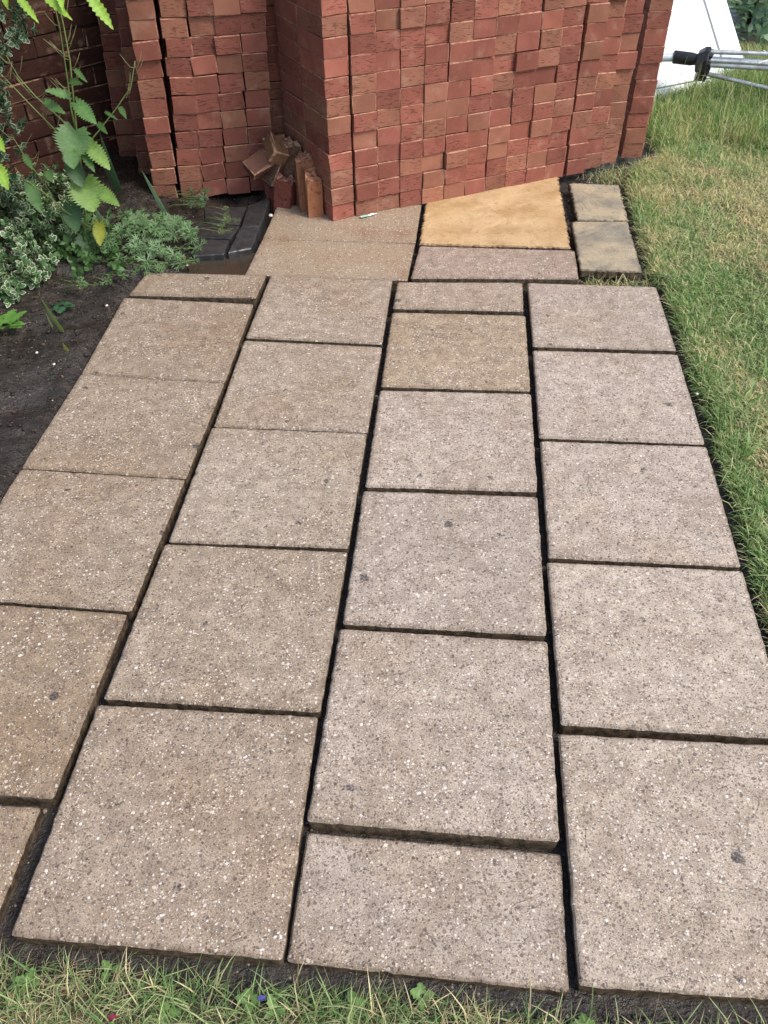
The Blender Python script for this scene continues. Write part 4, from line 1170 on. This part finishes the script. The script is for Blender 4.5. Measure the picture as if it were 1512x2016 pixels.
# long grass in front of the white panel, and tufts along the slab edge
n_ = 1100
X = r.uniform(1.28, 2.5, n_); Y = r.uniform(3.95, 4.62, n_)
L = r.uniform(0.12, 0.30, n_) * np.where(Y > 4.3, 1.1, 0.7)
o = grass('long_grass', X, Y, gz_arr(X, Y), L, np.full(n_, 0.35), np.full(n_, 0.3), np.full(n_, 0.0024), np.full(n_, 0.35), 33, 0.9)
meta(o, 'long grass stems standing in front of the white panel and round the airer', 'grass', kind='stuff')
# front strip of grass
n_ = 100000
X = r.uniform(-1.3, 1.0, n_); Y = r.uniform(-0.5, 0.56, n_)
fyv = np.array([front_y(x) for x in X])
gapv = 0.004 + 0.012 * (X + 0.7) + 0.022 * np.clip(nfbm(X, Y * 0, 7, 55, 3) + 0.35, 0, 1)
k = (Y < fyv - gapv) & (r.random(n_) < 0.45 + 1.0 * np.clip(nfbm(X, Y, 10, 57, 3) + 0.45, 0, 1)); X, Y = X[k], Y[k]
dry = np.clip(0.45 + 0.9 * nfbm(X, Y, 5, 71, 3), 0.1, 0.9)
o = grass('front_grass', X, Y, gz_arr(X, Y), 0.018 + 0.036 * r.random(len(X)) ** 1.5, np.full(len(X), 0.95), np.full(len(X), 0.5), np.full(len(X), 0.0013), dry, 35)
meta(o, 'mixed green and straw-coloured grass along the front edge of the slabs', 'grass', kind='stuff')
n_ = 700
X = r.uniform(-0.7, 0.7, n_); Y = np.array([front_y(x) for x in X]) - r.uniform(0.02, 0.10, n_)
o = grass('grass_blades', X, Y, gz_arr(X, Y), r.uniform(0.04, 0.085, n_), np.full(n_, 0.75), r.choice([0.4, 1.6, 2.6], n_), np.full(n_, 0.0026), np.full(n_, 0.25), 36)
meta(o, 'longer loose grass blades lying over the muddy strip at the front', 'grass', kind='stuff')
# wispy longer blades through the lawn and flopping over its edge
n_ = 5200
Y = r.uniform(0.3, 4.2, n_); X = exf(Y) + 0.02 + 1.4 * r.random(n_) ** 2.2
o = grass('wispy_grass', X, Y, gz_arr(X, Y), r.uniform(0.035, 0.085, n_), np.full(n_, 0.9), np.where(X - exf(Y) < 0.08, 3.0, 1.0), np.full(n_, 0.0030), np.full(n_, 0.3), 37)
meta(o, 'longer wispy blades scattered through the lawn and along its edge by the slabs', 'grass', kind='stuff')
# grass in the joint before the buff stones, straw by the stack's right foot
n_ = 500
X = np.concatenate([r.uniform(0.74, 0.99, n_ // 2), r.normal(1.08, 0.07, n_)]); Y = np.concatenate([2.752 - 0.03 * (X[:n_ // 2] - 0.74) + r.normal(0, 0.008, n_ // 2), r.normal(3.74, 0.06, n_)])
k = ~((X < 1.04) & (Y > 3.2) & (Y < 3.58)); X, Y = X[k], Y[k]
o = grass('joint_grass', X, Y, gz_arr(X, Y) , r.uniform(0.02, 0.07, len(X)), np.full(len(X), 0.9), np.full(len(X), 2.0), np.full(len(X), 0.0022), np.full(len(X), 0.55), 38)
meta(o, 'grass and straw growing in the joints by the buff stones and the foot of the stack', 'grass', kind='stuff')
# broad plantain-like tufts at the lawn edge
for i, (x, y, lab) in enumerate([(1.06, 1.98, 'coarse light green grass tuft in the lawn beside the third slab from the back'), (0.985, 1.74, 'coarse grass tuft at the lawn edge by the joint of the right-hand column'), (0.985, 1.52, 'sprawling wide-bladed grass tuft leaning over the dark lawn edge'), (1.17, 2.10, 'upright pale leaf blade in the lawn')]):
    bl = []
    for k in range(5 if i < 3 else 2):
        a = random.uniform(0, 6.28); ln = random.uniform(0.05, 0.10)
        bl.append(((x + random.uniform(-.01, .01), y + random.uniform(-.01, .01), -0.01), (x + math.cos(a) * ln * 0.7, y + math.sin(a) * ln * 0.7, ln * 0.6), 0.006, 0.12, (0.17, 0.30, 0.08)))
    t_ = sword('grass_tuft', lab, bl, (x, y, 0.0)); t_['group'] = 'coarse grass tufts at the lawn edge'; t_['category'] = 'grass tuft'

# ------------------------------------------------------------------ soil crumbs, stones, litter
def ico(sub=1):
    bm = bmesh.new(); bmesh.ops.create_icosphere(bm, subdivisions=sub, radius=1.0)
    v = np.array([tuple(x.co) for x in bm.verts]); f = np.array([[x.index for x in p.verts] for p in bm.faces]); bm.free(); return v, f
iv, if_ = ico(1)
r = np.random.default_rng(50)
def crumbs(name, X, Y, S, tint, label, mat, zoff=0.0):
    n_ = len(X)
    V = iv[None] * (1 + 0.25 * r.normal(size=(n_, len(iv), 1))) * S[:, None, None] * np.array([1, 1, 0.7])
    a = r.uniform(0, 6.28, n_); c, s = np.cos(a)[:, None], np.sin(a)[:, None]
    x, y = V[..., 0] * c - V[..., 1] * s, V[..., 0] * s + V[..., 1] * c
    V = np.stack([x, y, V[..., 2]], -1) + np.stack([X, Y, gz_arr(X, Y) + S * 0.3 + zoff], 1)[:, None]
    F = (if_[None] + (np.arange(n_) * len(iv))[:, None, None]).reshape(-1, 3)
    T = np.repeat(tint[:, None], len(iv), 1).reshape(-1, 3)
    return meta(link(name, mesh_np(name, V.reshape(-1, 3), [F], [mat], tint=T)), label, 'soil', kind='stuff')
M_CRUMB = mat_tint('crumb', 0.6, 0.0, 0.4)
n_ = 14000
X = r.uniform(-2.3, -0.42, n_); Y = r.uniform(0.6, 3.7, n_)
lxv = np.array([left_x(y) for y in Y]); k = (X < lxv - 0.008); X, Y = X[k], Y[k]
S = 0.0014 + 0.006 * r.random(len(X)) ** 4
tint = np.where(r.random((len(X), 1)) < 0.02, np.array([[0.30, 0.26, 0.2]]), np.array([[0.028, 0.021, 0.016]])) * r.uniform(0.6, 1.4, (len(X), 1))
S = np.where(tint[:, 0] > 0.1, S * 0.8, S)
crumbs('soil_crumbs', X, Y, S, tint, 'crumbs of wet dark soil and grit over the flower bed', M_CRUMB)
n_ = 2500
X = np.concatenate([r.uniform(-0.7, 0.7, n_), r.normal(1.12, 0.05, 500), exf(np.linspace(0.5, 3.4, 700)) + r.normal(0.02, 0.012, 700)])
Y = np.concatenate([np.array([front_y(x) for x in X[:n_]]) - r.uniform(0.005, 0.10, n_), r.normal(3.76, 0.05, 500), np.linspace(0.5, 3.4, 700)])
S = 0.001 + 0.004 * r.random(len(X)) ** 3
tint = np.where(r.random((len(X), 1)) < 0.03, np.array([[0.25, 0.2, 0.14]]), np.array([[0.035, 0.027, 0.02]])) * r.uniform(0.6, 1.4, (len(X), 1))
crumbs('earth_crumbs', X, Y, S, tint, 'loose dark earth along the front edge, the lawn edge and the foot of the stack', M_CRUMB)
jx = []; jy = []
for (xa, ya, xb, yb) in ((-0.41, 2.72, -0.70, 0.45), (0.05, 2.72, -0.165, 0.45), (0.515, 2.72, 0.29, 0.42), (0.14, 3.03, 0.10, 2.75), (0.755, 2.95, 0.72, 2.75), (0.80, 3.60, 0.77, 3.2), (0.10, 2.738, 0.75, 2.722)):
    k = 420; t = r.random(k); jx.append(xa + (xb - xa) * t + r.normal(0, 0.006, k)); jy.append(ya + (yb - ya) * t + r.normal(0, 0.004, k))
X = np.concatenate(jx); Y = np.concatenate(jy); S = 0.0012 + 0.0045 * r.random(len(X)) ** 3
tint = np.where(r.random((len(X), 1)) < 0.05, np.array([[0.30, 0.24, 0.17]]), np.array([[0.10, 0.075, 0.052]])) * r.uniform(0.6, 1.4, (len(X), 1))
crumbs('joint_crumbs', X, Y, S, tint, 'sand and soil crumbs fallen into the open joints between slabs', M_CRUMB)
tw = []
for k in range(110):
    x = random.uniform(-1.9, -0.5); y = random.uniform(1.0, 3.4)
    if x > left_x(y) - 0.02: continue
    z = ground_z(x, y) + 0.004; a = random.uniform(0, 6.28); ln = random.uniform(0.015, 0.07); w_ = random.uniform(-0.3, 0.3)
    tw.append(([Vector((x, y, z)), Vector((x + math.cos(a) * ln / 2, y + math.sin(a) * ln / 2, z + 0.003)), Vector((x + math.cos(a + w_) * ln, y + math.sin(a + w_) * ln, z))], [0.0011, 0.0009, 0.0006]))
meta(tinted_tubes(tw, 'twigs', (0.16, 0.12, 0.075), None, 4), 'thin dry twigs and stalks scattered on the bed', 'twigs', kind='stuff')
X = r.uniform(-1.9, -0.5, 700); Y = r.uniform(1.0, 3.6, 700); lxv = np.array([left_x(y) for y in Y]); k = (X < lxv - 0.02) & (nfbm(X, Y, 4, 19, 3) > -0.05); X, Y = X[k], Y[k]; n_ = len(X)
D = r.normal(size=(n_, 3)) * [1, 1, 0.15]; D /= np.linalg.norm(D, axis=1, keepdims=True)
Nv = r.normal(size=(n_, 3)) * 0.3 + [0, 0, 1]; Nv /= np.linalg.norm(Nv, axis=1, keepdims=True)
Lg = r.uniform(0.008, 0.022, n_)
V, F, T = oval_leaves(np.stack([X, Y, gz_arr(X, Y) + 0.004], 1), D, Nv, Lg, Lg * 0.5, np.where(r.random((n_, 1)) < 0.5, np.array([[0.12, 0.075, 0.04]]), np.array([[0.05, 0.04, 0.03]])))
meta(link('leaf_litter', mesh_np('leaf_litter', V, F, [M_LEAF], tint=T)), 'small brown dead leaves littering the wet soil of the bed', 'leaf litter', kind='stuff')
# a few pale pebbles that can be pointed at
M_PEB = mat_simple('pale_pebble', (0.62, 0.57, 0.48), 0.5, 0, 200, 0.15, 0.3)
bm = bmesh.new(); bmesh.ops.create_icosphere(bm, subdivisions=2, radius=1.0)
for v in bm.verts: v.co *= 1 + 0.18 * mnoise.noise(v.co * 1.7)
pm = bpy.data.meshes.new('pebble'); bm.to_mesh(pm); bm.free(); pm.materials.append(M_PEB); pm.polygons.foreach_set('use_smooth', [True] * len(pm.polygons))
for x, y, z, s, lab in [(-0.955, 2.60, -0.005, 0.0055, 'white pebble on the soil at the edge of the narrow left slab'), (-0.445, 3.293, 0.006, 0.009, 'pale stone chip beside the black pavers and the wet slab'),
                        (-1.03, 2.22, 0.005, 0.005, 'small pale pebble in the soil next to the short shoot'), (-1.10, 2.28, 0.01, 0.005, 'pale pebble left of the short shoot in the soil'),
                        (-0.80, 2.90, 0.0, 0.006, 'pale pebble in the crumbly soil beside the puddle'), (-0.72, 2.88, 0.0, 0.005, 'small pale pebble at the rim of the puddle'),
                        (0.935, 2.02, -0.002, 0.005, 'tiny cream pebble on the dark edge between lawn and slabs'), (0.556, 0.435, 0.004, 0.0035, 'small white pebble on the front edge of the last slab')]:
    o = link('pebble', pm, loc=(x, y, z)); o.scale = (s, s * 0.85, s * 0.7); o.rotation_euler = (0, 0, random.uniform(0, 6))
    meta(o, lab, 'pebble', 'pale pebbles')
# crumpled scrap of wrapper at the foot of the stack
mb = MB(); a_ = Vector((-0.078, 3.262, 0.006)); b_ = Vector((-0.012, 3.294, 0.006)); dd = (b_ - a_); sd = Vector((-dd.y, dd.x, 0)).normalized()
for i in range(9):
    t = i / 8
    for s_ in (-1, 0, 1):
        mb.v.append(tuple(a_ + dd * t + sd * (0.008 * s_ * (0.6 + 0.4 * math.sin(3 * t + 1))) + Vector((0, 0, 0.004 * (1 - abs(s_)) + random.uniform(0, 0.003)))))
for i in range(8):
    for k in range(2): mb.f.append([i * 3 + k, i * 3 + k + 1, i * 3 + k + 4, i * 3 + k + 3]); mb.m.append(0)
n = N('scrap_foil'); p = n.objco(); n.out(n.mix(n.rng(n.noise(p, 60, 2), 0.45, 0.55), (0.72, 0.75, 0.7), (0.25, 0.5, 0.38)), 0.35)
meta(link('wrapper_scrap', mb.mesh('wrapper_scrap', n.m)), 'crumpled white and green scrap of wrapper on the wet slab against the bricks', 'litter')
for x, y, colr, lab in [(-0.427, 0.392, (0.22, 0.02, 0.05), 'dark red petal in the grass at the bottom edge'), (-0.205, 0.424, (0.10, 0.08, 0.35), 'blue-violet petal in the front grass')]:
    me = toothed_leaf(Vector((-0.006, 0, 0.004)), Vector((0.008, 0.003, 0.006)), 0.008, teeth=3, fold=0.4, col=colr, name='petal')
    o = link('petal', me, loc=(x, y, ground_z(x, y) + 0.016)); meta(o, lab, 'petal')

# ------------------------------------------------------------------ background greenery seen past the white panel
r = np.random.default_rng(77)
hd = empty('hedge', (2.75, 6.1, 0.0)); meta(hd, 'soft dark green hedge beyond the white panel in the top right corner', 'hedge')
n_ = 9000
P = np.stack([r.uniform(-1.0, 1.4, n_), r.uniform(-0.45, 0.45, n_), r.uniform(-0.05, 1.9, n_)], 1)
P[:, 1] += 0.12 * np.sin(P[:, 0] * 6) + 0.1 * np.sin(P[:, 2] * 7 + P[:, 0] * 3)
D = r.normal(size=(n_, 3)) * [1, 0.7, 0.5] + [0, -0.5, -0.2]; D /= np.linalg.norm(D, axis=1, keepdims=True)
Nv = r.normal(size=(n_, 3)) * 0.5 + [0, -0.5, 1]; Nv /= np.linalg.norm(Nv, axis=1, keepdims=True)
Lg = r.uniform(0.04, 0.085, n_)
clump = 0.55 + 0.9 * np.clip(nfbm(P[:, 0], P[:, 2], 4, 88, 3) + 0.4, 0, 1)
V, F, T = oval_leaves(P, D, Nv, Lg, Lg * 0.55, np.array([[0.24, 0.38, 0.22]]) * clump[:, None])
fo = link('foliage', mesh_np('foliage', V, F, [M_LEAF], tint=T), hd); fo['kind'] = 'stuff'
st = []
for k in range(9):
    x = -0.9 + 0.28 * k
    st.append(([Vector((x, 0, -0.1)), Vector((x + random.uniform(-.1, .1), 0.05, 0.8)), Vector((x + random.uniform(-.2, .2), 0, 1.7))], [0.02, 0.014, 0.006]))
s_ = tinted_tubes(st, 'stem', (0.07, 0.05, 0.03), hd, 6); s_['kind'] = 'stuff'
